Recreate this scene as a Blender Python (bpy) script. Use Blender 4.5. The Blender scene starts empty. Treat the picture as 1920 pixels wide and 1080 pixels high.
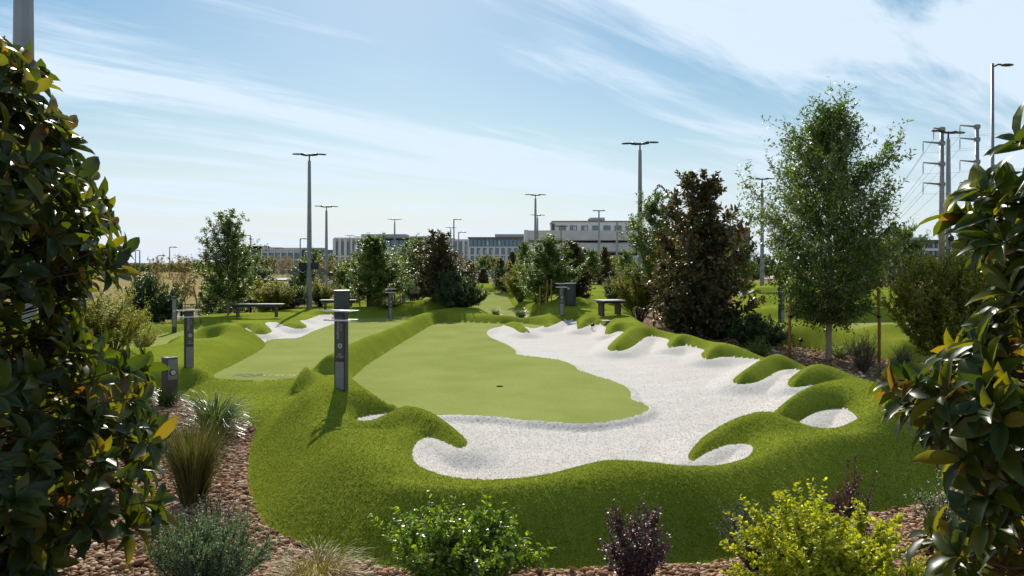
import bpy, bmesh, math, random
import numpy as np
from mathutils import Vector, Matrix

# ------------------------------------------------------------------ camera, light, exposure
S = bpy.context.scene
COL = S.collection
F = 1387.0            # focal length in pixels of the 1920 wide photograph
CH = 2.5              # camera height
HY = 500.0            # horizon row
cam = bpy.data.cameras.new("camera"); camo = bpy.data.objects.new("camera", cam); COL.objects.link(camo)
cam.sensor_width = 36.0; cam.lens = 36.0 * F / 1920.0
cam.shift_y = -(540.0 - HY) / 1920.0
cam.clip_start = 0.1; cam.clip_end = 6000
camo.location = (0, 0, CH); camo.rotation_euler = (math.radians(90), 0, 0)
S.camera = camo

SUN_EL, SUN_AZ = 37.0, -9.0    # azimuth: degrees to the right of the viewing direction
sd = Vector((math.sin(math.radians(SUN_AZ)) * math.cos(math.radians(SUN_EL)),
             math.cos(math.radians(SUN_AZ)) * math.cos(math.radians(SUN_EL)), math.sin(math.radians(SUN_EL))))
sun = bpy.data.lights.new("sun", 'SUN'); sun.energy = 4.6; sun.angle = math.radians(0.5); sun.color = (1.0, 0.94, 0.84)
suno = bpy.data.objects.new("sun", sun); COL.objects.link(suno)
suno.rotation_euler = (-sd).to_track_quat('-Z', 'Y').to_euler()

W = bpy.data.worlds.new("World"); S.world = W; W.use_nodes = True
def build_world():
    nt = W.node_tree; N = nt.nodes; L = nt.links; N.clear()
    out = N.new('ShaderNodeOutputWorld')
    sky = N.new('ShaderNodeTexSky'); sky.sky_type = 'NISHITA'; sky.sun_disc = False
    sky.sun_elevation = math.radians(SUN_EL); sky.sun_rotation = math.radians(SUN_AZ)
    sky.air_density = 1.3; sky.dust_density = 0.7; sky.ozone_density = 3.0
    hs = N.new('ShaderNodeHueSaturation'); hs.inputs['Saturation'].default_value = 1.75; hs.inputs['Value'].default_value = 1.0
    hs.inputs['Hue'].default_value = 0.488
    L.new(sky.outputs[0], hs.inputs['Color'])
    bg = N.new('ShaderNodeBackground'); bg.inputs['Strength'].default_value = 0.062; L.new(hs.outputs[0], bg.inputs['Color'])
    tc = N.new('ShaderNodeTexCoord')
    sep = N.new('ShaderNodeSeparateXYZ'); L.new(tc.outputs['Generated'], sep.inputs[0])
    def M(op, a, b=None, c=None):
        m = N.new('ShaderNodeMath'); m.operation = op
        for i, v in enumerate((a, b, c)):
            if v is None: continue
            if hasattr(v, 'is_linked'): L.new(v, m.inputs[i])
            else: m.inputs[i].default_value = v
        return m.outputs[0]
    zz = M('ADD', M('MAXIMUM', sep.outputs['Z'], 0.0), 0.10)
    px = M('DIVIDE', sep.outputs['X'], zz); py = M('DIVIDE', sep.outputs['Y'], zz)
    cb = N.new('ShaderNodeCombineXYZ'); L.new(px, cb.inputs[0]); L.new(py, cb.inputs[1])
    def noise(scale_xy, rot, sc, det, rough, dist, off=0):
        mp = N.new('ShaderNodeMapping'); mp.vector_type = 'TEXTURE'; mp.inputs['Rotation'].default_value = (0, 0, math.radians(rot))
        mp.inputs['Scale'].default_value = (1 / scale_xy[0], 1 / scale_xy[1], 1); mp.inputs['Location'].default_value = (off, off * .7, 0)
        L.new(cb.outputs[0], mp.inputs[0])
        n = N.new('ShaderNodeTexNoise'); n.inputs['Scale'].default_value = sc; n.inputs['Detail'].default_value = det
        n.inputs['Roughness'].default_value = rough; n.inputs['Distortion'].default_value = dist
        L.new(mp.outputs[0], n.inputs['Vector']); return n.outputs['Fac']
    a = noise((0.40, 1.7), 38, 1.1, 9, 0.58, 0.8, 3.1)
    b = noise((0.5, 1.0), 30, 0.6, 4, 0.5, 0.3, 8.4)
    c = noise((0.5, 3.0), 44, 1.8, 8, 0.65, 1.2, 1.7)
    s = M('ADD', M('ADD', M('MULTIPLY', a, 0.5), M('MULTIPLY', b, 0.55)), M('MULTIPLY', c, 0.17))
    mr = N.new('ShaderNodeMapRange'); mr.interpolation_type = 'SMOOTHSTEP'
    mr.inputs['From Min'].default_value = 0.56; mr.inputs['From Max'].default_value = 0.71
    mr.inputs['To Min'].default_value = 0.05; mr.inputs['To Max'].default_value = 0.97
    L.new(s, mr.inputs['Value'])
    # thin veil thickens towards the horizon
    veil = M('MULTIPLY', M('POWER', M('SUBTRACT', 1.0, M('MINIMUM', M('MAXIMUM', sep.outputs['Z'], 0.0), 1.0)), 5.0), 0.97)
    fac = M('MINIMUM', M('ADD', mr.outputs[0], M('MULTIPLY', veil, M('SUBTRACT', 1.0, mr.outputs[0]))), 0.93)
    cl = N.new('ShaderNodeBackground'); cl.inputs['Color'].default_value = (0.69, 0.805, 0.925, 1); cl.inputs['Strength'].default_value = 0.9
    mix = N.new('ShaderNodeMixShader'); L.new(fac, mix.inputs[0]); L.new(bg.outputs[0], mix.inputs[1]); L.new(cl.outputs[0], mix.inputs[2])
    L.new(mix.outputs[0], out.inputs['Surface'])
build_world()
S.view_settings.view_transform = 'Standard'; S.view_settings.look = 'None'
S.view_settings.gamma = 1; S.view_settings.use_curve_mapping = False
S.view_settings.exposure = 0.32

# ------------------------------------------------------------------ helpers
R = random.Random(7)
def sstep(x, a, b):
    t = np.clip((np.asarray(x, float) - a) / (b - a), 0, 1); return t * t * (3 - 2 * t)
def U(px, py, z=0.0):
    """photograph pixel + height -> ground plan position"""
    y = (CH - z) * F / (py - HY); return ((px - 960.0) / F * y, y)
def P(px, d, z=None, py=None):
    """pixel column at depth d; height from z or from pixel row"""
    if z is None: z = CH - (py - HY) / F * d
    return Vector(((px - 960.0) / F * d, d, z))

def tag(o, label=None, cat=None, group=None, kind=None):
    if label: o['label'] = label
    if cat: o['category'] = cat
    if group: o['group'] = group
    if kind: o['kind'] = kind
    return o
def empty(name, loc, label, cat, rz=0, group=None):
    o = bpy.data.objects.new(name, None); COL.objects.link(o); o.location = loc; o.rotation_euler = (0, 0, rz)
    o.empty_display_size = 0.3
    return tag(o, label, cat, group)
def link(name, me, parent=None, mats=()):
    o = bpy.data.objects.new(name, me); COL.objects.link(o)
    if parent: o.parent = parent
    for m in mats:
        if m.name not in [x.name for x in me.materials if x]: me.materials.append(m)
    return o
def copy_tree(o, parent=None):
    c = o.copy(); COL.objects.link(c)
    if parent: c.parent = parent
    for ch in o.children: copy_tree(ch, c)
    return c
def npmesh(name, v, f, smooth=False, mat=None):
    """v (n,3) f (m,k) same-k faces"""
    me = bpy.data.meshes.new(name)
    v = np.asarray(v, np.float32); f = np.asarray(f, np.int32)
    me.vertices.add(len(v)); me.vertices.foreach_set('co', v.ravel())
    m, k = f.shape
    me.loops.add(m * k); me.loops.foreach_set('vertex_index', f.ravel())
    me.polygons.add(m); me.polygons.foreach_set('loop_start', np.arange(0, m * k, k, dtype=np.int32))
    try: me.polygons.foreach_set('loop_total', np.full(m, k, np.int32))
    except Exception: pass
    me.polygons.foreach_set('use_smooth', np.full(m, smooth, bool))
    me.update(calc_edges=True)
    if mat: me.materials.append(mat)
    return me

class MB:
    """collects boxes / tubes in one bmesh"""
    def __init__(s): s.bm = bmesh.new(); s.mats = []
    def mi(s, m):
        if m is None: return 0
        if m not in s.mats: s.mats.append(m)
        return s.mats.index(m)
    def box(s, c, size, rz=0, mat=None, bev=0, rot=None):
        r = bmesh.ops.create_cube(s.bm, size=1.0); vs = r['verts']
        bmesh.ops.scale(s.bm, vec=size, verts=vs)
        if bev:
            es = list({e for v in vs for e in v.link_edges})
            b = bmesh.ops.bevel(s.bm, geom=es, offset=bev, segments=2, affect='EDGES')
            vs = list({v for f in b['faces'] for v in f.verts} | {v for v in vs if v.is_valid})
        Mx = Matrix.Translation(c) @ (rot if rot else Matrix.Rotation(rz, 4, 'Z'))
        bmesh.ops.transform(s.bm, matrix=Mx, verts=vs)
        i = s.mi(mat)
        for f in {f for v in vs for f in v.link_faces}: f.material_index = i
        return s
    def tube(s, pts, rad, n=8, mat=None, cap=True):
        pts = [Vector(p) for p in pts]
        if not hasattr(rad, '__len__'): rad = [rad] * len(pts)
        rings = []; ref = None
        for k, p in enumerate(pts):
            t = (pts[min(k + 1, len(pts) - 1)] - pts[max(k - 1, 0)]).normalized()
            a = Vector((0, 0, 1)) if abs(t.z) < .9 else Vector((1, 0, 0))
            if ref is None: ref = t.cross(a).normalized()
            u = (ref - t * ref.dot(t)).normalized(); ref = u; w = t.cross(u)
            rings.append([s.bm.verts.new(p + (u * math.cos(2 * math.pi * j / n) + w * math.sin(2 * math.pi * j / n)) * rad[k]) for j in range(n)])
        i = s.mi(mat); fs = []
        for a, b in zip(rings, rings[1:]):
            for j in range(n): fs.append(s.bm.faces.new((a[j], a[(j + 1) % n], b[(j + 1) % n], b[j])))
        if cap: fs.append(s.bm.faces.new(rings[0][::-1])); fs.append(s.bm.faces.new(rings[-1]))
        for f in fs: f.material_index = i; f.smooth = n > 6 and len(f.verts) == 4
        return s
    def ell(s, c, r, mat=None, sub=2):
        q = bmesh.ops.create_icosphere(s.bm, subdivisions=sub, radius=1.0)
        bmesh.ops.transform(s.bm, matrix=Matrix.Translation(c) @ Matrix.Diagonal((r[0], r[1], r[2], 1)), verts=q['verts'])
        i = s.mi(mat)
        for f in {f for v in q['verts'] for f in v.link_faces}: f.material_index = i; f.smooth = True
        return s
    def prism(s, poly, z0, z1, mat=None):
        a = [s.bm.verts.new((x, y, z0)) for x, y in poly]; b = [s.bm.verts.new((x, y, z1)) for x, y in poly]
        n = len(poly); fs = [s.bm.faces.new(a[::-1]), s.bm.faces.new(b)]
        for j in range(n): fs.append(s.bm.faces.new((a[j], a[(j + 1) % n], b[(j + 1) % n], b[j])))
        i = s.mi(mat)
        for f in fs: f.material_index = i
        return s
    def build(s, name, parent=None, mat=None):
        me = bpy.data.meshes.new(name)
        bmesh.ops.recalc_face_normals(s.bm, faces=s.bm.faces[:])
        s.bm.to_mesh(me); s.bm.free()
        for m in (s.mats or ([mat] if mat else [])): me.materials.append(m)
        return link(name, me, parent)

# ------------------------------------------------------------------ materials
def newmat(name):
    m = bpy.data.materials.new(name); m.use_nodes = True; nt = m.node_tree; nt.nodes.clear(); return m, nt
def simple(name, col, rough=.6, metal=0, noise=0.0, nscale=8, bump=0.0, bscale=60, spec=.5, scratch=False):
    m, nt = newmat(name); N = nt.nodes; L = nt.links
    o = N.new('ShaderNodeOutputMaterial'); b = N.new('ShaderNodeBsdfPrincipled'); L.new(b.outputs[0], o.inputs[0])
    b.inputs['Base Color'].default_value = (*col, 1); b.inputs['Roughness'].default_value = rough
    b.inputs['Metallic'].default_value = metal; b.inputs['Specular IOR Level'].default_value = spec
    tc = N.new('ShaderNodeTexCoord')
    if noise:
        n = N.new('ShaderNodeTexNoise'); n.inputs['Scale'].default_value = nscale; n.inputs['Detail'].default_value = 6
        L.new(tc.outputs['Object'], n.inputs['Vector'])
        r = N.new('ShaderNodeValToRGB')
        r.color_ramp.elements[0].position = .3; r.color_ramp.elements[1].position = .72
        r.color_ramp.elements[0].color = (*[c * (1 - noise) for c in col], 1)
        r.color_ramp.elements[1].color = (*[min(1, c * (1 + noise)) for c in col], 1)
        L.new(n.outputs['Fac'], r.inputs[0]); L.new(r.outputs[0], b.inputs['Base Color'])
        mr = N.new('ShaderNodeMapRange'); mr.inputs['To Min'].default_value = max(0.05, rough - .1); mr.inputs['To Max'].default_value = min(1, rough + .12)
        L.new(n.outputs['Fac'], mr.inputs['Value']); L.new(mr.outputs[0], b.inputs['Roughness'])
    if bump:
        n = N.new('ShaderNodeTexNoise'); n.inputs['Scale'].default_value = bscale; n.inputs['Detail'].default_value = 5
        L.new(tc.outputs['Object'], n.inputs['Vector'])
        bp = N.new('ShaderNodeBump'); bp.inputs['Strength'].default_value = bump; bp.inputs['Distance'].default_value = .02
        L.new(n.outputs['Fac'], bp.inputs['Height']); L.new(bp.outputs[0], b.inputs['Normal'])
    return m
def leafmat(name, cols, back=None, rough=.45, trans=.35, tcol=None, spec=.5):
    """cols: list of (pos, colour) sampled by a random value per leaf"""
    m, nt = newmat(name); N = nt.nodes; L = nt.links
    o = N.new('ShaderNodeOutputMaterial'); b = N.new('ShaderNodeBsdfPrincipled'); t = N.new('ShaderNodeBsdfTranslucent')
    mx = N.new('ShaderNodeMixShader'); mx.inputs[0].default_value = trans
    L.new(b.outputs[0], mx.inputs[1]); L.new(t.outputs[0], mx.inputs[2]); L.new(mx.outputs[0], o.inputs[0])
    g = N.new('ShaderNodeNewGeometry'); oi = N.new('ShaderNodeObjectInfo')
    ad = N.new('ShaderNodeMath'); ad.operation = 'ADD'; L.new(g.outputs['Random Per Island'], ad.inputs[0]); L.new(oi.outputs['Random'], ad.inputs[1])
    fr = N.new('ShaderNodeMath'); fr.operation = 'FRACT'; L.new(ad.outputs[0], fr.inputs[0])
    r = N.new('ShaderNodeValToRGB'); r.color_ramp.interpolation = 'LINEAR'
    while len(r.color_ramp.elements) < len(cols): r.color_ramp.elements.new(.5)
    for e, (p, c) in zip(r.color_ramp.elements, cols): e.position = p; e.color = (*c, 1)
    L.new(fr.outputs[0], r.inputs[0])
    src = r.outputs[0]
    if back:
        mb = N.new('ShaderNodeMix'); mb.data_type = 'RGBA'; L.new(g.outputs['Backfacing'], mb.inputs['Factor'])
        L.new(src, mb.inputs['A']); mb.inputs['B'].default_value = (*back, 1); src = mb.outputs['Result']
        rr = N.new('ShaderNodeMapRange'); rr.inputs['To Min'].default_value = rough; rr.inputs['To Max'].default_value = .75
        L.new(g.outputs['Backfacing'], rr.inputs['Value']); L.new(rr.outputs[0], b.inputs['Roughness'])
    else: b.inputs['Roughness'].default_value = rough
    b.inputs['Specular IOR Level'].default_value = spec
    L.new(src, b.inputs['Base Color'])
    mm = N.new('ShaderNodeMix'); mm.data_type = 'RGBA'; mm.blend_type = 'MULTIPLY'; mm.inputs['Factor'].default_value = 1
    L.new(r.outputs[0], mm.inputs['A']); mm.inputs['B'].default_value = (*(tcol or (2.4, 2.2, 1.0)), 1)
    L.new(mm.outputs['Result'], t.inputs['Color'])
    return m
def turfmat(name, lo, hi, scale, bump, trans=0.0, sheen=0.0, rough=.7, patch=.0, aniso=None):
    m, nt = newmat(name); N = nt.nodes; L = nt.links
    o = N.new('ShaderNodeOutputMaterial'); b = N.new('ShaderNodeBsdfPrincipled'); L.new(b.outputs[0], o.inputs[0])
    b.inputs['Roughness'].default_value = 1.0; b.inputs['Specular IOR Level'].default_value = 0.0
    b.inputs['Sheen Weight'].default_value = sheen; b.inputs['Sheen Roughness'].default_value = .4
    b.inputs['Sheen Tint'].default_value = (*hi, 1)
    tc = N.new('ShaderNodeTexCoord')
    n = N.new('ShaderNodeTexNoise'); n.inputs['Scale'].default_value = scale; n.inputs['Detail'].default_value = 6; n.inputs['Roughness'].default_value = .7
    n2 = N.new('ShaderNodeTexNoise'); n2.inputs['Scale'].default_value = .9; n2.inputs['Detail'].default_value = 5
    mp = N.new('ShaderNodeMapping'); mp.inputs['Scale'].default_value = aniso or (1, 1, 1); L.new(tc.outputs['Object'], mp.inputs[0])
    L.new(mp.outputs[0], n.inputs['Vector']); L.new(tc.outputs['Object'], n2.inputs['Vector'])
    ad = N.new('ShaderNodeMath'); ad.operation = 'MULTIPLY_ADD'; L.new(n2.outputs['Fac'], ad.inputs[0]); ad.inputs[1].default_value = patch
    L.new(n.outputs['Fac'], ad.inputs[2])
    r = N.new('ShaderNodeValToRGB'); r.color_ramp.elements[0].position = .32 + patch * .5; r.color_ramp.elements[1].position = .68 + patch * .5
    r.color_ramp.elements[0].color = (*lo, 1); r.color_ramp.elements[1].color = (*hi, 1)
    L.new(ad.outputs[0], r.inputs[0]); L.new(r.outputs[0], b.inputs['Base Color'])
    bp = N.new('ShaderNodeBump'); bp.inputs['Strength'].default_value = bump; bp.inputs['Distance'].default_value = .02
    L.new(n.outputs['Fac'], bp.inputs['Height']); L.new(bp.outputs[0], b.inputs['Normal'])
    return m
M_turf = turfmat('turf_carpet', (.11, .145, .014), (.30, .345, .045), 75, 1.0, patch=.35)
M_blade = leafmat('turf_blade', [(0, (.07, .105, .016)), (.45, (.185, .24, .030)), (.8, (.29, .345, .055)), (1, (.45, .49, .11))], rough=.6, trans=.38, tcol=(1.5, 1.4, .8), spec=.12)
M_green = turfmat('putting_carpet', (.205, .235, .060), (.30, .325, .10), 42, .4, patch=.5, aniso=(.55, 2.0, 1))
M_white = turfmat('white_carpet', (.50, .465, .425), (.66, .62, .575), 26, .6, patch=.2)
M_wblade = leafmat('white_blade', [(0, (.48, .45, .415)), (1, (.68, .64, .60))], rough=.7, trans=.55, tcol=(1, 1, 1), spec=.1)
def bedmat():
    m, nt = newmat('gravel'); N = nt.nodes; L = nt.links
    o = N.new('ShaderNodeOutputMaterial'); b = N.new('ShaderNodeBsdfPrincipled'); L.new(b.outputs[0], o.inputs[0])
    b.inputs['Roughness'].default_value = 1; b.inputs['Specular IOR Level'].default_value = .05
    tc = N.new('ShaderNodeTexCoord'); v = N.new('ShaderNodeTexVoronoi'); v.inputs['Scale'].default_value = 19; v.inputs['Randomness'].default_value = 1
    L.new(tc.outputs['Object'], v.inputs['Vector'])
    sp = N.new('ShaderNodeSeparateXYZ'); L.new(v.outputs['Color'], sp.inputs[0])
    r = N.new('ShaderNodeValToRGB'); els = [(0, (.10, .05, .03)), (.35, (.22, .12, .07)), (.65, (.33, .20, .125)), (1, (.46, .34, .24))]
    while len(r.color_ramp.elements) < 4: r.color_ramp.elements.new(.5)
    for e, (p, c) in zip(r.color_ramp.elements, els): e.position = p; e.color = (*c, 1)
    L.new(sp.outputs[0], r.inputs[0])
    mu = N.new('ShaderNodeMix'); mu.data_type = 'RGBA'; mu.blend_type = 'MULTIPLY'
    mr = N.new('ShaderNodeMapRange'); mr.inputs['From Min'].default_value = .45; mr.inputs['From Max'].default_value = .75; L.new(v.outputs['Distance'], mr.inputs['Value'])
    L.new(mr.outputs[0], mu.inputs['Factor']); L.new(r.outputs[0], mu.inputs['A']); mu.inputs['B'].default_value = (.25, .2, .18, 1)
    L.new(mu.outputs['Result'], b.inputs['Base Color'])
    bp = N.new('ShaderNodeBump'); bp.invert = True; bp.inputs['Strength'].default_value = 1; bp.inputs['Distance'].default_value = .03
    L.new(v.outputs['Distance'], bp.inputs['Height']); L.new(bp.outputs[0], b.inputs['Normal'])
    return m
M_bed = bedmat()
M_pebble = leafmat('pebble_stone', [(0, (.13, .06, .032)), (.3, (.29, .145, .078)), (.58, (.41, .235, .135)), (.82, (.50, .34, .22)), (1, (.60, .48, .36))], rough=.85, trans=0.0, spec=.12)
M_field = turfmat('dry_field', (.19, .155, .065), (.36, .28, .13), .6, .3, patch=.5)
M_pave = simple('pale_paving', (.42, .38, .33), .8, noise=.12, nscale=.5)
M_dirt = simple('bed_soil', (.16, .10, .07), .9, noise=.4, nscale=9, bump=.6, bscale=30)

# ------------------------------------------------------------------ course layout, heights
def GZ(x, y):
    """height of the bare ground"""
    x = np.asarray(x, float); y = np.asarray(y, float); u = x / np.maximum(y, 1)
    gl = -.40 * sstep(y, 27, 36) - .5 * sstep(y, 60, 200)
    gm = .30 * sstep(y, 26, 33) + .60 * sstep(y, 33, 52)
    gr = .25 * sstep(y, 22, 27) + .85 * sstep(y, 27, 39) - .3 * sstep(y, 60, 120)
    wl = 1 - sstep(u, -.26, -.16); wr = sstep(u, .20, .30)
    g = gl * wl + gr * wr + gm * (1 - wl - wr)
    far = sstep(y, 90, 200); return g * (1 - far) + far * -.6
def poly(pts, z=None, sub=4):
    p = np.array([U(q[0], q[1], q[2] if len(q) > 2 else z) for q in pts]); n = len(p); out = []
    for i in range(n):
        a, b, c, d = p[i - 1], p[i], p[(i + 1) % n], p[(i + 2) % n]
        for k in range(sub):
            t = k / sub
            out.append(.5 * ((2 * b) + (c - a) * t + (2 * a - 5 * b + 4 * c - d) * t * t + (3 * b - a - 3 * c + d) * t ** 3))
    return np.array(out)
ZG, ZS = .35, .42
green_a = poly([(653,724),(662,709),(690,683),(723,663),(753,643),(783,625),(807,611),(830,604),(853,603),(893,605),(940,607),(987,607),(1022,611),
   (1022,614),(987,615),(953,612),(927,615),(913,623),(918,632),(933,638),(953,647),(967,657),(970,665),(1007,669),(1040,673),(1063,679),(1080,688),(1083,693),
   (1113,703),(1147,713),(1170,723),(1182,733),(1184,747),(1207,757),(1217,765),(1210,773),(1180,783),(1140,791),(1090,795),(1040,793),(990,790),(940,783),
   (890,779),(840,777),(783,778),(745,776),(735,769),(720,757),(693,740),(673,731)], ZG)
sand_a = poly([(750,780),(740,777),(730,775),(707,777),(683,781),(670,786),(669,794),(683,799),(700,796),(720,789),(740,785),(773,784),(807,787),(833,793),(853,805),(868,818),
   (876,830),(872,838),(858,840),(840,832),(820,824),(803,820),(787,825),(776,838),(773,853),(781,870),(807,884),(840,893),(880,898),(923,899),(973,897),(1017,893),
   (1057,886),(1090,879),(1123,875),(1160,875),(1207,878),(1237,881),(1272,884),(1306,882),(1341,878),(1375,869),(1399,859),(1411,846),(1409,836),(1396,832),
   (1368,834),(1341,842),(1320,852),(1304,862),(1293,863),(1291,852),(1303,835),(1323,816),(1351,803),(1385,797),(1420,796),(1435,796),(1440,788),(1451,773),(1471,757),(1499,743),
   (1530,735),(1567,732),(1600,733),(1603,729),(1581,722),(1554,719),(1523,722),(1490,726),(1478,723),(1478,715),(1488,704),(1507,698),(1506,694),
   (1478,692),(1457,697),(1437,708),(1420,716),(1396,720),(1378,719),(1375,711),(1389,700),(1409,687),(1430,679),(1430,675),(1409,672.5),(1382,670),(1354,669),
   (1334,673),(1319,672),(1315,663),(1321,656.5),(1306,652),(1282,648.5),(1265,651),(1254,652),(1251,645),(1254,637),(1237,632),(1217,630.5),(1203,637),
   (1189,648),(1169,657),(1148,658),(1139,654),(1143,646),(1158,632),(1170,623.5),(1160,621),(1148,625),(1137,628),(1134,623),(1136,612.5),(1121,609),(1100,610),
   (1113,608),(1098,612.5),(1084,618),(1082,612),(1079,602),(1057,601),(1043,607),(1022,614),(1015,609),(985,608),(930,609),(860,640),(860,700),(980,740),(1050,752),(900,762),(800,764),(760,770)], ZS)
# (the sand outline runs on under the green; the green is cut out of it first)
pocket = poly([(1480,801),(1495,793),(1519,778),(1543,769),(1571,766),(1592,770),(1605,780),(1609,790),(1602,800),(1581,808),(1547,813),(1512,809)], ZS)
nub = poly([(938,610),(955,608.5),(973,611),(985,618),(993,627),(985,629),(972,626),(962,619)], ZG)
green_b = poly([(401,706),(407,699),(434,686),(462,671),(484,659),(497,649),(498,642),(507,637),(540,635),(562,633),(584,622.5),(609,613),(626,607),(651,599),
   (684,597),(735,594),(785,593),(790,596),(757,611),(737,624),(712,637),(690,647),(665,657),(640,667),(615,679),(595,691),(573,702),(545,709),(504,713),(462,713),(429,711),(408,709)], ZG)
sand_b = poly([(447,620),(455,628),(470,635),(490,641),(507,640),(540,638),(562,636),(590,624),(612,613),(630,605),(632,598),(622,592),(600,592),(587,597),(573,602),(562,603),
   (574,612),(573,617),(554,618),(534,613),(518,606),(505,606),(497,609),(508,620),(508,625),(497,629),(479,628),(464,619)], .38)
green_c = poly([(60,690),(120,668),(200,642),(290,631),(350,623),(395,617),(405,621),(370,634),(345,647),(310,655),(250,667),(170,682)], .30)
sand_c = poly([(225,674),(260,664),(298,656),(312,657),(292,668),(262,674),(240,678)], .33)
sand_d = poly([(363,645),(378,640),(400,637),(404,641),(392,647),(372,651)], .42)
green_d = poly([(893,565),(902,560),(925,559),(947,559),(953,564),(962,573),(985,582),(1010,592),(990,598),(940,595),(905,588),(888,576)], .48)
green_e = poly([(912,551.5),(945,551),(950,554),(930,555.5),(910,554.5)], .80)
green_f = poly([(728,579),(735,567),(760,563),(800,563),(800,577),(765,580)], .40)
sand_f = poly([(690,575),(706,569),(722,569),(728,574),(715,578)], .40)
green_g = poly([(1560,608),(1620,606),(1700,605),(1800,605),(1880,606),(1880,632),(1790,634),(1734,633),(1708,632),(1699,623),(1671,619),(1642,622),(1601,630),(1586,620),(1566,612)], .32)
sand_g = poly([(1380,575),(1392,569),(1412,567),(1427,571),(1412,576),(1393,578)], .50)
def toe(px, r, zc=.58, w=1.3):
    yc = (CH - zc) * F / (r - HY); return (px, HY + CH * F / (yc + w), 0)
OUT = [(300,748,.08),(330,752,.08),(372,762,.08),(440,788,.08),(478,804,.05),(470,835,0),(464,880,0),(470,930,0),(492,980,0),(545,1012,0),(600,1035,0),(640,1050,0),(700,1062,0),(800,1068,0),
   (960,1070,0),(1100,1068,0),(1250,1062,0),(1350,1052,0),(1440,1030,0),(1520,1000,0),(1600,975,0),(1680,955,0),(1745,935,0),(1790,900,0),(1800,860,0),(1805,830,0),(1790,800,0),toe(1740,755),toe(1690,735),toe(1628,716),toe(1580,704),toe(1530,691),toe(1481,678),toe(1444,670),toe(1396,658),toe(1334,643),toe(1286,630),toe(1250,622),(1222,630,.05),(1205,614,.1),(1185,600,.25),(1195,575,.5),(1190,555,.75),(1165,544,.9),
   (1085,542,.9),(1000,541,.9),(890,541,.9),(800,546,.7),(740,556,.4),(690,566,.15),(620,575,.15),(560,583,.15),(520,590,.1),(470,598,.1),(420,600,.1),(370,603,.1),(300,615,.1),(220,632,.1),(100,655,.1),(0,700,.1),
   (0,780,.1),(120,770,.1),(230,755,.1)]
turf_a = poly(OUT, sub=3)
turf_b = poly([(1375,640,0),(1430,648,0),(1485,652,0),(1551,659,0),(1600,666,0),(1645,674,0),(1700,680,0),(1760,676,0),(1920,664,0),(2050,660,0),(2100,560,1.0),(2000,549,1.15),(1800,547,1.15),(1640,546,1.15),
   (1540,538,1.1),(1450,536,1.0),(1385,533,1.0),(1372,548,.8),(1375,590,.3)], sub=3)
flat_p = poly([(250,760),(330,760),(440,795),(485,801),(510,795),(560,776),(600,762),(622,746),(618,730),(640,722),(640,716),(600,712),(596,722),(560,738),(535,738),(560,712),(600,696),(545,702),(410,717),(345,727),(260,738)], .28)

def sdf(pts, x, y, margin=3.0):
    """signed distance to a closed polygon (negative inside)"""
    out = np.full(x.shape, margin, np.float32)
    lo = pts.min(0) - margin; hi = pts.max(0) + margin
    idx = np.nonzero((x > lo[0]) & (x < hi[0]) & (y > lo[1]) & (y < hi[1]))[0]
    if not len(idx): return out
    a = pts.astype(np.float32); b = np.roll(a, -1, 0)
    for s in range(0, len(idx), 60000):
        j = idx[s:s + 60000]; X = x[j].astype(np.float32); Y = y[j].astype(np.float32)
        d2 = np.full(X.shape, 1e9, np.float32); ins = np.zeros(X.shape, bool)
        for k in range(len(a)):
            ax, ay = a[k]; bx, by = b[k]; ex, ey = bx - ax, by - ay; L2 = ex * ex + ey * ey
            if L2 < 1e-12: continue
            wx, wy = X - ax, Y - ay
            t = np.clip((wx * ex + wy * ey) / L2, 0, 1)
            dx = wx - ex * t; dy = wy - ey * t; np.minimum(d2, dx * dx + dy * dy, out=d2)
            if ay != by:
                c = ((ay > Y) != (by > Y)) & (X < ex * (Y - ay) / (by - ay) + ax); ins ^= c
        d = np.minimum(np.sqrt(d2), margin); d[ins] *= -1; out[j] = d
    return out
GREENS = [green_a, green_b, green_c, green_d, green_e, green_f, green_g]
SANDS = [sand_a, pocket, sand_b, sand_c, sand_d, sand_f, sand_g]
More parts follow.
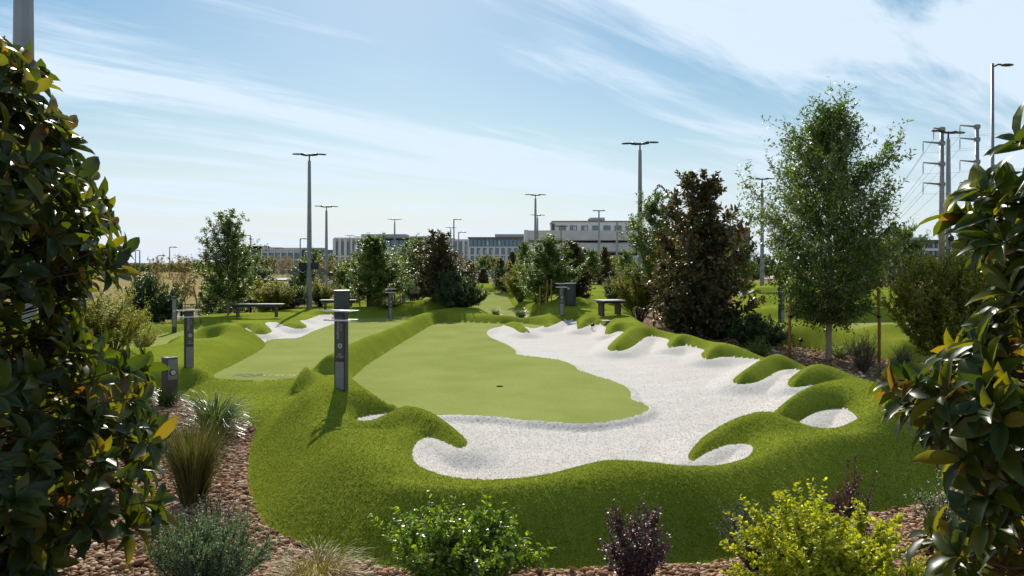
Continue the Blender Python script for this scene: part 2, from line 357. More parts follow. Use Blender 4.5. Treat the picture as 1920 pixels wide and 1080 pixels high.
# extra mounds: px, py, z of foot, radius x, radius y, height
MOUNDS = [(1590,597,.5,2.6,.55,.50),(1730,597,.5,2.8,.55,.50),(1490,578,.8,1.4,.6,.45),(1430,562,.9,1.6,.6,.40),(1560,566,.9,2.6,.7,.35),(1700,560,1.0,3.0,.7,.30),(1520,645,.1,.9,.7,.22),(1670,650,.1,1.0,.7,.26),(1440,600,.4,1.2,.7,.35),
   (618,704,.35,.6,1.2,.07),(655,682,.35,.6,1.6,.10),(700,658,.35,.65,2.0,.11),(745,637,.35,.7,2.3,.12),(783,617,.35,.85,2.4,.11),(815,605,.35,1.0,2.0,.09),
   (660,592,.35,1.6,.9,.22),(730,590,.35,1.6,.9,.24),(800,589,.35,1.6,.9,.26),(860,590,.35,1.6,.9,.24),(640,738,.35,.75,.8,.10),(595,792,.3,.75,.8,.12),(525,815,.2,.6,.6,.10),(430,640,.35,1.2,1.6,.18),(960,597,.35,3.2,.9,.22),(1100,1000,.2,2.2,.5,.0),
   (1680,620,.9,2.5,1.5,.25),(1560,575,.7,2.2,2.2,.3),(1700,575,.8,3,2,.35),(1620,590,.6,3.2,.6,.35),(1530,600,.4,1.2,.7,.3),(1640,570,.9,2.5,.8,.3),(1480,560,.9,2.0,.7,.35),(1760,590,.6,2.5,.7,.3),(1620,553,1.0,3,2,.2),(1450,585,.5,1.5,1.6,.5),(1430,556,.9,2.5,2.0,.3),
   (1075,590,.4,.9,.9,.7),(1010,585,.45,2.0,2.2,.25),(1150,565,.6,2.2,3,.3),(1520,640,.1,1.0,.8,.14),(1665,645,.1,1.0,.8,.20),(1590,790,.4,1.0,1.2,.10),(1700,850,.3,1.3,1.3,.12)]
MG = []
for (px, py, z, rx, ry, h) in MOUNDS:
    c = U(px, py, z); MG.append((c[0], c[1], rx, ry, h))

def prof(d, w):
    t = np.clip((d - .022) / w, 0, 1); return np.sin(t * math.pi / 2) ** .78
def smin(a, b, k):
    h = np.clip(.5 + .5 * (b - a) / k, 0, 1); return b * (1 - h) + a * h - k * h * (1 - h)
def lownoise(x, y):
    return (np.sin(x * 1.7 + y * .6 + 1) * np.sin(y * 1.1 - x * .4) + .6 * np.sin(x * 3.1 - y * 2.3) * np.sin(y * 2.7 + x)) * .5
def layout(x, y):
    """zone (0 bed 1 turf 2 green 3 sand) and height for plan points"""
    dg = [sdf(p, x, y) for p in GREENS]; ds = [sdf(p, x, y) for p in SANDS]
    dt = np.minimum(sdf(turf_a, x, y), sdf(turf_b, x, y)); dn = sdf(nub, x, y); dfl = sdf(flat_p, x, y)
    G = np.minimum.reduce(dg); Sd = np.minimum.reduce(ds); Sd = np.maximum(Sd, -dn)
    zone = np.zeros(x.shape, int); zone[dt < 0] = 1; zone[Sd < 0] = 3; zone[G < 0] = 2
    gz = GZ(x, y) + .10 * sstep(y, 9.5, 12) * (1 - sstep(x, -3.2, -2.5)) * (1 - sstep(y, 26, 34))
    lift = np.where(y > 24, np.maximum(gz - .3, 0), 0) * sstep(y, 26, 32)      # far greens and bunkers ride on the rising ground
    zg = .35 + lift + lownoise(x * .5, y * .5) * .015
    # distance to any non-turf surface, its level
    a = np.maximum(G, 0) + .02; b = np.maximum(Sd, 0) + .02
    zb = (zg / a ** 2 + (.42 + lift) / b ** 2) / (1 / a ** 2 + 1 / b ** 2)
    din = np.minimum(np.maximum(G, 0), np.maximum(Sd, 0))
    amp = .27 * sstep(dfl, 0.0, .35) * (1 - .35 * (1 - sstep(y, 8, 10))) + .01
    # the small notch beside the kiosk and the flat fringe
    for qx, qy, rx_, ry_ in ((1548, 824, 1.1, .38), (705, 812, .55, .35), (860, 903, .9, .3)):
        pbx, pby = U(qx, qy, .45); amp = amp * (1 - .85 * np.exp(-((x - pbx) / rx_) ** 2 - ((y - pby) / ry_) ** 2))
    fm = 1 - sstep(dfl, -.05, .25)
    lb = sstep(y, 24, 27) * (1 - sstep(x, -6, -3.5)); amp = amp * (1 - .65 * lb) * (1 - .65 * sstep(y, 18, 20) * sstep(x, 6, 8)); rb = sstep(y, 18, 20) * sstep(x, 6, 8)
    zin = zb + amp * prof(din, .55) + .10 * (1 - lb) * sstep(din, .5, 1.6) * sstep(dfl, 0, 1.0) - .14 * fm * sstep(din, .05, 1.0)
    do = np.maximum(-dt, 0)
    wout = 1.25 * (1 - .35 * sstep(y, 11, 15)) + .2 * (1 - sstep(y, 8, 9.5))
    tq = np.clip((do - .02) / wout, 0, 1); pout = np.sin(tq * math.pi / 2) ** (.78 + .32 * (1 - sstep(y, 8.5, 11)))
    zout = gz + (np.maximum(zb - gz, 0) + .30 * (1 - fm) * (1 - .8 * lb) * (1 - .75 * rb) + .02) * pout
    ms = np.zeros(x.shape)
    for (cx, cy, rx, ry, h) in MG:
        ms = ms + h * np.exp(-(((x - cx) / rx) ** 2 + ((y - cy) / ry) ** 2))
    ms = .55 * np.tanh(ms / .55); zin = zin + ms * sstep(din, 0, .45); zout = zout + ms * pout
    zt = smin(zin, zout, .12) + lownoise(x, y) * .02 * np.clip(din * 2, 0, 1)
    # sand: low below the green's lip, rising to the turf rim
    inner = np.minimum(-Sd, 3); gs = np.maximum(G, 0)
    # distance from sand point to turf: outline of the sand that is not shared with a green
    rim = 1 - sstep(inner, 0, .55)
    zs_t = .285 + lift + (.135) * rim
    lipw = 1 - sstep(gs, 0, .20)
    zs = zs_t * (1 - lipw) + (zg) * lipw
    zs = zs + (lownoise(x * 1.5, y * 1.5) * .022 + lownoise(x * 5 + y, y * 4) * .006) * sstep(inner, .02, .3)
    z = np.where(zone == 1, zt, np.where(zone == 3, zs, np.where(zone == 2, zg, gz)))
    z = np.where(zone == 0, gz + .03 * lownoise(x * 1.3, y * 1.3) * (1 - sstep(y, 30, 40)), z)
    return zone, z, G, Sd, dt
def hit(px, py):
    yy = np.geomspace(5.5, 72, 900); z = layout((px - 960) / F * yy, yy)[1]
    k = np.nonzero(z >= CH - (py - HY) / F * yy)[0]; y = float(yy[k[0]]) if len(k) else 70.0
    return (px - 960) / F * y, y
def height(x, y):
    a = np.array([x], float); b = np.array([y], float); return float(layout(a, b)[1][0])

NU, U0, U1 = 620, -.80, .80
ratio = 1.0063
ys = [5.2]
while ys[-1] < 74: ys.append(ys[-1] * ratio)
ys = np.array(ys); us = np.linspace(U0, U1, NU)
Y, UU = np.meshgrid(ys, us, indexing='ij'); X = UU * Y
nr, nc = Y.shape
xf, yf = X.ravel().copy(), Y.ravel().copy()
zone0, z0, G0, S0, T0 = layout(xf, yf)
# pull vertices that lie close to an outline onto it
def snap(field_fn, d):
    global xf, yf
    cell = .5 * np.minimum((U1 - U0) / NU * yf, .0063 * yf) + .12 * np.maximum((U1 - U0) / NU * yf, .0063 * yf)
    k = np.nonzero(np.abs(d) < cell)[0]
    if not len(k): return
    e = 1e-2; xx, yy = xf[k], yf[k]
    d0 = d[k]
    gx = (field_fn(xx + e, yy) - field_fn(xx - e, yy)) / (2 * e); gy = (field_fn(xx, yy + e) - field_fn(xx, yy - e)) / (2 * e)
    n2 = np.maximum(gx * gx + gy * gy, .2)
    xf[k] = xx - d0 * gx / n2; yf[k] = yy - d0 * gy / n2
def fG(x, y): return np.minimum.reduce([sdf(p, x, y) for p in GREENS])
def fS(x, y): return np.maximum(np.minimum.reduce([sdf(p, x, y) for p in SANDS]), -sdf(nub, x, y))
def fT(x, y): return np.minimum(sdf(turf_a, x, y), sdf(turf_b, x, y))
snap(fT, np.where((S0 > .02) & (G0 > .02), T0, 9)); snap(fS, np.where(G0 > .02, S0, 9)); snap(fG, G0)
zoneV, zf, Gf, Sf, Tf = layout(xf, yf)
# vertices exactly on the outline: take the level of the lower neighbour surface
ii = np.arange(nr * nc).reshape(nr, nc)
quads = np.stack([ii[:-1, :-1].ravel(), ii[:-1, 1:].ravel(), ii[1:, 1:].ravel(), ii[1:, :-1].ravel()], 1)
cxq = xf[quads].mean(1); cyq = yf[quads].mean(1)
Gq, Sq, Tq = Gf[quads].mean(1), Sf[quads].mean(1), Tf[quads].mean(1)
fz = np.zeros(len(quads), int); fz[Tq < 0] = 1; fz[Sq < 0] = 3; fz[Gq < 0] = 2
V = np.stack([xf, yf, zf], 1)
def zone_obj(name, mask, mat, kind='structure'):
    q = quads[mask]; used = np.unique(q); remap = np.full(len(V), -1); remap[used] = np.arange(len(used))
    me = npmesh(name, V[used], remap[q], True, mat); o = link(name, me); o['kind'] = kind; return o, q
def comp(mask_poly):  # which green / sand a face belongs to
    return sdf(mask_poly, cxq, cyq, .5)
uq = cxq / cyq
farbed = (fz == 0) & (((cyq > 33) & (uq < -.14)) | (cyq > 43))
zone_obj('field', farbed, M_field)
bed, qbed = zone_obj('gravel_bed', (fz == 0) & ~farbed, M_bed)
turf, qturf = zone_obj('turf', fz == 1, M_turf)
gm = fz == 2; sm = fz == 3
assigned = np.zeros(len(quads), bool)
def splits(polys, mask, name, mat):
    ds = np.stack([comp(p) for p in polys], 0); w = ds.argmin(0)
    for i in range(len(polys)):
        m = mask & (w == i)
        if m.any(): zone_obj(name, m, mat)
splits(GREENS, gm, 'putting_green', M_green)
splits(SANDS, sm, 'sand_bunker', M_white)

# big ground sheet under and around everything, out to the horizon
def sheet(name, x0, x1, y0, y1, nx, ny, mat, dz, geo=False):
    gx = np.linspace(x0, x1, nx); gy = np.geomspace(y0, y1, ny) if geo else np.linspace(y0, y1, ny)
    A, B = np.meshgrid(gx, gy); a, b = A.ravel(), B.ravel(); z = GZ(a, b) + dz
    i = np.arange(nx * ny).reshape(ny, nx)
    f = np.stack([i[:-1, :-1].ravel(), i[:-1, 1:].ravel(), i[1:, 1:].ravel(), i[1:, :-1].ravel()], 1)
    o = link(name, npmesh(name, np.stack([a, b, z], 1), f, True, mat)); o['kind'] = 'structure'; return o
sheet('ground', -60, 60, -12, 75, 90, 70, M_dirt, -.06)
def far_field():
    v = []; f = []; rr = np.geomspace(38, 5000, 60); aa = np.linspace(-1.35, 1.35, 80)
    for r in rr:
        for a in aa:
            x, y = math.sin(a) * r * 1.0, math.cos(a) * r
            z = float(GZ(x, max(y, 5))) - .10 - (.0 if r > 80 else .25 * (1 - (r - 38) / 42))
            v.append((x, y, z))
    n = len(aa)
    for i in range(len(rr) - 1):
        for j in range(n - 1): f.append((i * n + j, i * n + j + 1, (i + 1) * n + j + 1, (i + 1) * n + j))
    o = link('field', npmesh('field', v, f, True, M_field)); o['kind'] = 'structure'
far_field()

# ------------------------------------------------------------------ blades of the synthetic turf close to the camera
rng = np.random.default_rng(11)
def scatter_on(q, n, ymax, weight_pow=2.0, lim=.74):
    c = V[q]; cen = c.mean(1)
    area = np.linalg.norm(np.cross(c[:, 2] - c[:, 0], c[:, 3] - c[:, 1]), axis=1) * .5
    w = area / np.maximum(cen[:, 1], 4) ** weight_pow
    w[(cen[:, 1] > ymax) | (np.abs(cen[:, 0] / cen[:, 1]) > lim)] = 0
    w = w / w.sum(); k = rng.choice(len(q), n, p=w)
    s, t = rng.random(n)[:, None], rng.random(n)[:, None]
    c = c[k]; p = c[:, 0] * (1 - s) * (1 - t) + c[:, 1] * s * (1 - t) + c[:, 2] * s * t + c[:, 3] * (1 - s) * t
    nn = np.cross(c[:, 2] - c[:, 0], c[:, 3] - c[:, 1]); nn /= np.linalg.norm(nn, axis=1)[:, None] + 1e-9
    nn[nn[:, 2] < 0] *= -1
    return p, nn
def blades(name, q, n, ymax, h, w, mat, tilt, pw=2.0, lean=(0, 0, 0), parent=None):
    cl = 6; p, nn = scatter_on(q, n // cl, ymax, pw); n = (n // cl) * cl
    p = np.repeat(p, cl, 0); nn = np.repeat(nn, cl, 0); jit = rng.normal(0, .0035, (n, 3)) * np.maximum(p[:, 1:2] / 8, .8); p = p + jit - nn * (jit * nn).sum(1)[:, None]
    gl_ = np.repeat(rng.normal(0, .35, (n // cl, 3)), cl, 0)
    d = nn + rng.normal(0, tilt, (n, 3)) + gl_ + np.array(lean); d /= np.linalg.norm(d, axis=1)[:, None]
    side = rng.normal(0, 1, (n, 3)); side -= (side * d).sum(1)[:, None] * d; side /= np.linalg.norm(side, axis=1)[:, None]
    sc = np.maximum(p[:, 1] / 8.0, .8)[:, None]
    H = h * rng.uniform(.6, 1.25, (n, 1)) * (1 - .75 * sstep(p[:, 1:2], 10, ymax)); Wd = w * rng.uniform(.7, 1.3, (n, 1)) * sc
    base = p - nn * .004
    v = np.stack([base - side * Wd, base + side * Wd, base + d * H], 1).reshape(-1, 3)
    o = link(name, npmesh(name, v, np.arange(3 * n).reshape(-1, 3), False, mat), parent); o['kind'] = 'stuff'
    return o
b1 = blades('turf_blades', qturf, 600000, 20, .017, .0034, M_blade, .5, 2.0)
tag(b1, 'short green synthetic grass blades covering the rolling mounds', 'grass')
qs = quads[sm]
b2 = blades('white_turf_fibres', qs, 150000, 22, .015, .0030, M_wblade, .45, 2.2)
tag(b2, 'white synthetic fibres covering the bunkers', 'artificial sand')

# ------------------------------------------------------------------ pebbles of the beds
def ico_template():
    bm = bmesh.new(); bmesh.ops.create_icosphere(bm, subdivisions=1, radius=1)
    v = np.array([q.co[:] for q in bm.verts]); f = np.array([[q.index for q in g.verts] for g in bm.faces]); bm.free(); return v, f
IV, IF = ico_template()
def pebble_mass(name, n, ymax, size, pw, label):
    p, nn = scatter_on(qbed, n, ymax, pw, .74)
    sc = size * rng.uniform(.55, 1.3, (n, 1)) * np.maximum(p[:, 1:2] / 8, .85) ** .5
    a = rng.uniform(0, 6.283, n); ca, sa = np.cos(a), np.sin(a)
    sh = np.stack([rng.uniform(.8, 1.35, n), rng.uniform(.6, .9, n), rng.uniform(.38, .62, n)], 1)
    v = IV[None] * (1 + rng.normal(0, .10, (n, len(IV), 1))) * sh[:, None] * sc[:, None]
    x = v[..., 0] * ca[:, None] - v[..., 1] * sa[:, None]; y = v[..., 0] * sa[:, None] + v[..., 1] * ca[:, None]
    tx = rng.normal(0, .25, (n, 1)); z = v[..., 2] + x * tx
    v = np.stack([x, y, z], -1) + p[:, None] + np.array([0, 0, 1]) * (sc * rng.uniform(-.1, .35, (n, 1)))[:, None]
    f = (IF[None] + np.arange(n)[:, None, None] * len(IV)).reshape(-1, 3)
    o = link(name, npmesh(name, v.reshape(-1, 3), f, True, M_pebble)); o['kind'] = 'stuff'; return o
tag(pebble_mass('pebbles', 19000, 13.5, .030, 1.6, ''), 'tan and pink river pebbles covering the planting beds', 'pebbles')
tag(pebble_mass('pebbles', 7000, 26, .036, .6, ''), 'tan river pebbles covering the farther planting beds', 'pebbles')
def single_pebbles():
    protos = []
    for k in range(6):
        v = IV * (1 + np.random.default_rng(k).normal(0, .1, (len(IV), 1))) * np.array([1.25, .85, .6])
        me = npmesh('pebble', v, IF, True, M_pebble); protos.append(me)
    n = 300; p, nn = scatter_on(qbed, 4000, 8.4, 2.5, .70); idx = np.argsort(p[:, 1])[:3000]; idx = rng.choice(idx, n, False)
    for k, i in enumerate(idx):
        o = link('pebble', protos[k % 6], bed); s = R.uniform(.03, .05)
        o.location = p[i] + np.array([0, 0, s * .45]); o.scale = (s, s, s * R.uniform(.8, 1)); o.rotation_euler = (R.gauss(0, .2), R.gauss(0, .2), R.uniform(0, 6.3))
single_pebbles()

# ------------------------------------------------------------------ foliage tools
T_DIA = (np.array([(0, 0, 0), (-.5, .45, .06), (.5, .45, .06), (0, 1, -.05)], float), np.array([(0, 2, 1), (1, 2, 3)]))
T_OVAL = (np.array([(0, 0, 0), (-.42, .3, .05), (.42, .3, .05), (-.40, .68, .04), (.40, .68, .04), (0, 1, -.08)], float),
          np.array([(0, 2, 1), (1, 2, 3), (3, 2, 4), (3, 4, 5)]))
def big_leaf():
    st = [(.0, .03), (.14, .26), (.36, .46), (.62, .48), (.84, .27)]
    v = [(0, -.06, 0)]
    for t, w in st:
        zc = -.10 * t * t
        v += [(-w, t, zc + .22 * w), (0, t, zc), (w, t, zc + .22 * w)]
    v.append((0, 1.0, -.15)); f = [(0, 3, 2), (0, 2, 1)]
    for k in range(len(st) - 1):
        a = 1 + 3 * k; b = a + 3
        f += [(a, a + 1, b), (a + 1, b + 1, b), (a + 1, a + 2, b + 1), (a + 2, b + 2, b + 1)]
    a = 1 + 3 * (len(st) - 1); tip = len(v) - 1
    f += [(a, a + 1, tip), (a + 1, a + 2, tip)]
    return np.array(v, float), np.array(f)
T_BIG = big_leaf()
def unit(a): return a / (np.linalg.norm(a, axis=-1, keepdims=True) + 1e-9)
def leaves_mesh(name, pos, dr, nrm, ln, wd, tmpl, mat, curl=None, smooth=False):
    pos = np.asarray(pos, float); n = len(pos); dr = unit(np.asarray(dr, float)); nrm = np.asarray(nrm, float)
    side = unit(np.cross(dr, nrm)); up = np.cross(side, dr)
    ln = np.broadcast_to(np.asarray(ln, float).reshape(-1, 1), (n, 1)); wd = np.broadcast_to(np.asarray(wd, float).reshape(-1, 1), (n, 1))
    tv, tf = tmpl
    zz = tv[None, :, 2] * np.ones((n, 1))
    if curl is not None: zz = zz - curl.reshape(-1, 1) * (tv[None, :, 1] ** 2)
    v = pos[:, None] + side[:, None] * (tv[None, :, 0:1] * wd[:, None]) + dr[:, None] * (tv[None, :, 1:2] * ln[:, None]) + up[:, None] * (zz[..., None] * ln[:, None])
    f = (tf[None] + np.arange(n)[:, None, None] * len(tv)).reshape(-1, 3)
    return npmesh(name, v.reshape(-1, 3), f, smooth, mat)
def curve_pts(p0, d, L, n, up, rr, wig=.08):
    """a shoot that starts along d and bends to up"""
    pts = [Vector(p0)]; d = Vector(d).normalized()
    for k in range(n):
        d = (d + Vector((rr.gauss(0, wig), rr.gauss(0, wig), rr.gauss(0, wig) + up))).normalized()
        pts.append(pts[-1] + d * (L / n))
    return pts
def leaves_on(shoots, per, ln, wl, rr, spread=1.0, upb=.6, jit=.0, start=.0, tipb=0):
    """positions, directions and normals of leaves along shoots"""
    ps, ds, ns, ls = [], [], [], []
    g = np.random.default_rng(rr.randrange(10 ** 6))
    for s in shoots:
        a = np.array([q[:] for q in s]); m = len(a) - 1
        k = max(2, int(per * rr.uniform(.75, 1.25)))
        t = (start + (1 - start) * g.random(k)) * m; i = np.minimum(t.astype(int), m - 1); fr = (t - i)[:, None]
        p = a[i] * (1 - fr) + a[i + 1] * fr; tan = unit(a[i + 1] - a[i])
        rnd = unit(g.normal(0, 1, (k, 3))); rnd = unit(rnd - (rnd * tan).sum(1)[:, None] * tan)
        d = unit(tan * g.uniform(.25, .9, (k, 1)) + rnd * spread)
        n = unit(g.normal(0, .5, (k, 3)) + np.array([0, 0, upb]) + tan * .4)
        ps.append(p + g.normal(0, 1, (k, 3)) * jit); ds.append(d); ns.append(n); ls.append(ln * g.uniform(.6, 1.15, k))
    return np.concatenate(ps), np.concatenate(ds), np.concatenate(ns), np.concatenate(ls)

# leaf materials
M_oak = leafmat('oak_leaf', [(0, (.040, .068, .014)), (.5, (.068, .108, .020)), (.85, (.115, .155, .030)), (1, (.21, .23, .06))], rough=.42, trans=.38, tcol=(2.2, 2.4, .8))
M_oakpale = leafmat('young_oak_leaf', [(0, (.05, .09, .018)), (.6, (.09, .135, .025)), (1, (.17, .20, .04))], rough=.45, trans=.38, tcol=(2.2, 2.3, .7))  # lighter green leaf mix for several oaks and young trees
M_mag = leafmat('magnolia_leaf', [(0, (.024, .042, .010)), (.35, (.034, .058, .012)), (.66, (.062, .088, .012)), (.90, (.13, .125, .014)), (.965, (.16, .10, .018)), (1, (.11, .055, .018))], back=(.15, .105, .03), rough=.34, trans=.50, tcol=(2.7, 2.4, .35), spec=.42)
M_magfar = leafmat('brown_magnolia_leaf', [(0, (.030, .045, .014)), (.5, (.05, .066, .018)), (.8, (.095, .080, .022)), (1, (.19, .115, .03))], back=(.13, .08, .032), rough=.42, trans=.28, tcol=(2.0, 1.6, .5))
M_dark = leafmat('dark_evergreen_leaf', [(0, (.024, .045, .013)), (.6, (.042, .075, .02)), (1, (.09, .125, .04))], rough=.45, trans=.28)
M_myrtle = leafmat('myrtle_leaf', [(0, (.08, .105, .014)), (.5, (.145, .165, .02)), (.8, (.24, .235, .025)), (1, (.36, .30, .035))], rough=.55, trans=.45, tcol=(2.0, 1.9, .5))
M_yellow = leafmat('yellow_green_leaf', [(0, (.12, .14, .012)), (.5, (.22, .24, .018)), (1, (.36, .34, .03))], rough=.45, trans=.45, tcol=(1.7, 1.6, .4))
M_lime = leafmat('lime_leaf', [(0, (.20, .26, .015)), (.45, (.36, .41, .022)), (1, (.56, .54, .045))], rough=.4, trans=.45, tcol=(1.7, 1.6, .4))
M_box = leafmat('glossy_shrub_leaf', [(0, (.05, .10, .012)), (.5, (.11, .19, .018)), (.8, (.22, .31, .025)), (1, (.36, .42, .04))], rough=.32, trans=.42, tcol=(1.8, 1.8, .4), spec=.6)
M_purple = leafmat('purple_leaf', [(0, (.045, .02, .025)), (.6, (.085, .038, .042)), (1, (.16, .085, .075))], rough=.4, trans=.25, tcol=(1.8, 1.0, .9))
M_sage = leafmat('grey_green_leaf', [(0, (.085, .105, .07)), (.6, (.14, .16, .11)), (1, (.24, .25, .19))], rough=.6, trans=.25, tcol=(1.3, 1.4, 1.0))
M_rose = leafmat('blue_green_leaf', [(0, (.075, .13, .065)), (.6, (.13, .20, .09)), (1, (.25, .32, .15))], rough=.5, trans=.3, tcol=(1.4, 1.5, .9))
M_grass = leafmat('grey_grass_blade', [(0, (.06, .07, .022)), (.6, (.11, .12, .04)), (1, (.27, .22, .11))], rough=.6, trans=.3, tcol=(1.3, 1.3, .6), spec=.2)
M_lirio = leafmat('lily_turf_blade', [(0, (.03, .06, .014)), (.6, (.07, .115, .022)), (1, (.28, .32, .14))], rough=.34, trans=.3, tcol=(1.5, 1.6, .8))
M_straw = leafmat('straw_blade', [(0, (.16, .15, .03)), (.5, (.28, .24, .05)), (1, (.42, .30, .12))], rough=.5, trans=.3, tcol=(1.3, 1.3, .7))
M_flower = leafmat('lilac_petal', [(0, (.42, .22, .50)), (1, (.62, .42, .68))], rough=.6, trans=.3, tcol=(1, 1, 1))
M_yflower = leafmat('yellow_petal', [(0, (.65, .42, .03)), (1, (.75, .55, .05))], rough=.6, trans=.3, tcol=(1, 1, 1))
M_autumn = leafmat('autumn_leaf', [(0, (.12, .12, .03)), (.5, (.20, .17, .04)), (1, (.30, .19, .06))], rough=.5, trans=.35, tcol=(1.5, 1.4, .7))
M_bark = simple('grey_bark', (.16, .12, .09), .85, noise=.35, nscale=14, bump=.6, bscale=40)
M_barkl = simple('pale_bark', (.30, .24, .17), .85, noise=.3, nscale=12, bump=.6, bscale=30)
M_twig = simple('brown_twig', (.085, .05, .035), .7, noise=.3, nscale=20)
M_stake = simple('stake_wood', (.34, .15, .05), .75, noise=.3, nscale=10, bump=.3, bscale=25)

def branch_mesh(name, paths, mat):
    mb = MB()
    for pts, r0, r1, n in paths:
        m = len(pts); mb.tube(pts, [r0 + (r1 - r0) * k / (m - 1) for k in range(m)], n, mat, cap=False)
    me = bpy.data.meshes.new(name); mb.bm.to_mesh(me); mb.bm.free(); me.materials.append(mat); return me
def make_tree(seed, H, bare, env, nb, ns, per, leaf, wl, mat, bark=None, asc=(35, 75), rad=.05, whips=0, tmpl=T_DIA, spread=.9, shoot=.38, upb=.6, jit=.03, lean=.0, name='tree'):
    """returns trunk mesh and crown mesh of a tree with its foot at the origin"""
    rr = random.Random(seed); bark = bark or M_bark
    tp = [Vector((0, 0, 0))]; K = 8
    for k in range(1, K + 1): tp.append(Vector((rr.gauss(0, .012) * H * (k / K), rr.gauss(0, .012) * H * (k / K), H * .93 * k / K)))
    def tr(t):
        a = max(0, min(K - 1e-6, t * K)); i = int(a); return tp[i].lerp(tp[i + 1], a - i)
    paths = [(tp, rad, rad * .18, 8)]; shoots = []; em = max(env(i / 20) for i in range(20))
    for i in range(nb):
        q = ((i + rr.random()) / nb) ** 1.3; t = bare + (1 - bare) * q
        az = i * 2.39996 + rr.gauss(0, .3); Rr = 1.3 * env(q) * H * rr.uniform(.72, 1.12)
        al = math.radians(asc[1] + (asc[0] - asc[1]) * q)
        z0 = tr(t * .96)
        L = Rr / max(.35, math.sin(al)); d = (math.cos(az) * math.sin(al), math.sin(az) * math.sin(al), math.cos(al))
        pts = curve_pts(z0, d, L, 5, .07, rr, .07); b0 = rad * .35 * (1 - .6 * q)
        paths.append((pts, b0, b0 * .25, 5)); shoots.append(pts[2:])
        for j in range(max(3, int(ns * (.12 + 1.15 * env(q) / em)))):
            u = rr.uniform(.12, 1.0) * 5; k = min(4, int(u)); p = pts[k].lerp(pts[k + 1], u - k)
            dd = (pts[k + 1] - pts[k]).normalized() * .6 + Vector((rr.gauss(0, .6), rr.gauss(0, .6), rr.gauss(.15, .5)))
            sp = curve_pts(p, dd, (shoot * Rr + .02 * H) * rr.uniform(.5, 1.25), 3, .10, rr, .12); shoots.append(sp)
            if j % 2 == 0: paths.append((sp, b0 * .3, b0 * .1, 3))
    for w in range(whips):
        q = rr.uniform(.45, 1.0); az = rr.uniform(0, 6.28); r0 = env(q) * H * rr.uniform(.2, .9)
        p = tr(bare + (1 - bare) * q * .93) + Vector((math.cos(az) * r0, math.sin(az) * r0, rr.uniform(0, .03) * H))
        sp = curve_pts(p, (math.cos(az) * .45, math.sin(az) * .45, 1), H * rr.uniform(.09, .20), 5, .04, rr, .06)
        shoots.append(sp); shoots.append(sp); paths.append((sp, rad * .09, rad * .03, 3))
    ps, ds, nn, ls = leaves_on(shoots, per, leaf, wl, rr, spread, upb, jit)
    keep = ps[:, 2] > bare * H * .72
    ps, ds, nn, ls = ps[keep], ds[keep], nn[keep], ls[keep]
    return branch_mesh('trunk', paths, bark), leaves_mesh('crown', ps, ds, nn, ls, ls * wl, tmpl, mat)
def place(proto, nm, loc, label, cat, rz=0, sc=(1, 1, 1), group=None, names=('trunk', 'crown')):
    t = empty(nm, loc, label, cat, rz, group); t.scale = sc if hasattr(sc, '__len__') else (sc, sc, sc)
    for n_, me in zip(names, proto): link(n_, me, t)
    return t
def egg(lo, mid, pk=.35):       # envelope: radius / height against position in crown
    return lambda q: mid * (math.sin(math.pi * min(1, (q / pk)) * .5) * (1 - lo) + lo if q < pk else math.cos(math.pi * .5 * (q - pk) / (1 - pk) * .97) ** .75)
cone = lambda w, p=.8: (lambda q: w * (.62 + .38 * min(1, q / .15)) * (1 - q * .97) ** p)

# -- the large oak on the right, with stakes and straps
def big_oak():
    x, y = U(1553, 674, .0); z = height(x, y)
    H = 7.05
    env = lambda q: float(np.interp(q, [0, .12, .28, .42, .56, .68, .82, 1], [.12, .185, .235, .235, .19, .13, .075, .03]))
    tr, cr = make_tree(5, H, .15, env, 92, 23, 25, .125, .40, M_oak, M_barkl, (22, 84), .085, whips=85, shoot=.36, jit=.05)
    t = place((tr, cr), 'oak_tree', (x, y, z - .05), 'large airy young oak with upright shoots, tied between two wooden stakes', 'tree', 1.0)
    mt = simple('strap_rubber', (.012, .012, .014), .6)
    for px, pyb, pyt, lab, sgn in ((1481, 672, 545, 'orange wooden stake left of the large oak trunk', -1), (1648, 682, 540, 'brown wooden stake right of the large oak trunk', 1)):
        sx, sy = U(px, pyb, 0); sz = height(sx, sy); top = CH - (pyt - HY) / F * sy
        s = empty('tree_stake', (sx, sy, sz), lab, 'stake')
        MB().tube([(0, 0, -.05), (sgn * .01, 0, (top - sz) * .5), (-sgn * .02, 0, top - sz)], [.042, .04, .036], 9, M_stake).build('pole', s)
        # strap from the stake up to the trunk
        a = Vector((0, 0, .62 * (top - sz))); b = Vector((x - sx, y - sy, 1.95 - .1)) * 1.0; b.z = (z + 1.85) - sz
        ctr = (a + b) / 2; pts = [a, a.lerp(b, .5) - Vector((0, 0, .03)), b]
        m = MB(); m.tube(pts, .014, 4, mt); m.tube([a + Vector((0, 0, -.03)), a + Vector((0, 0, .03))], .052, 10, mt); m.build('strap', s)
big_oak()

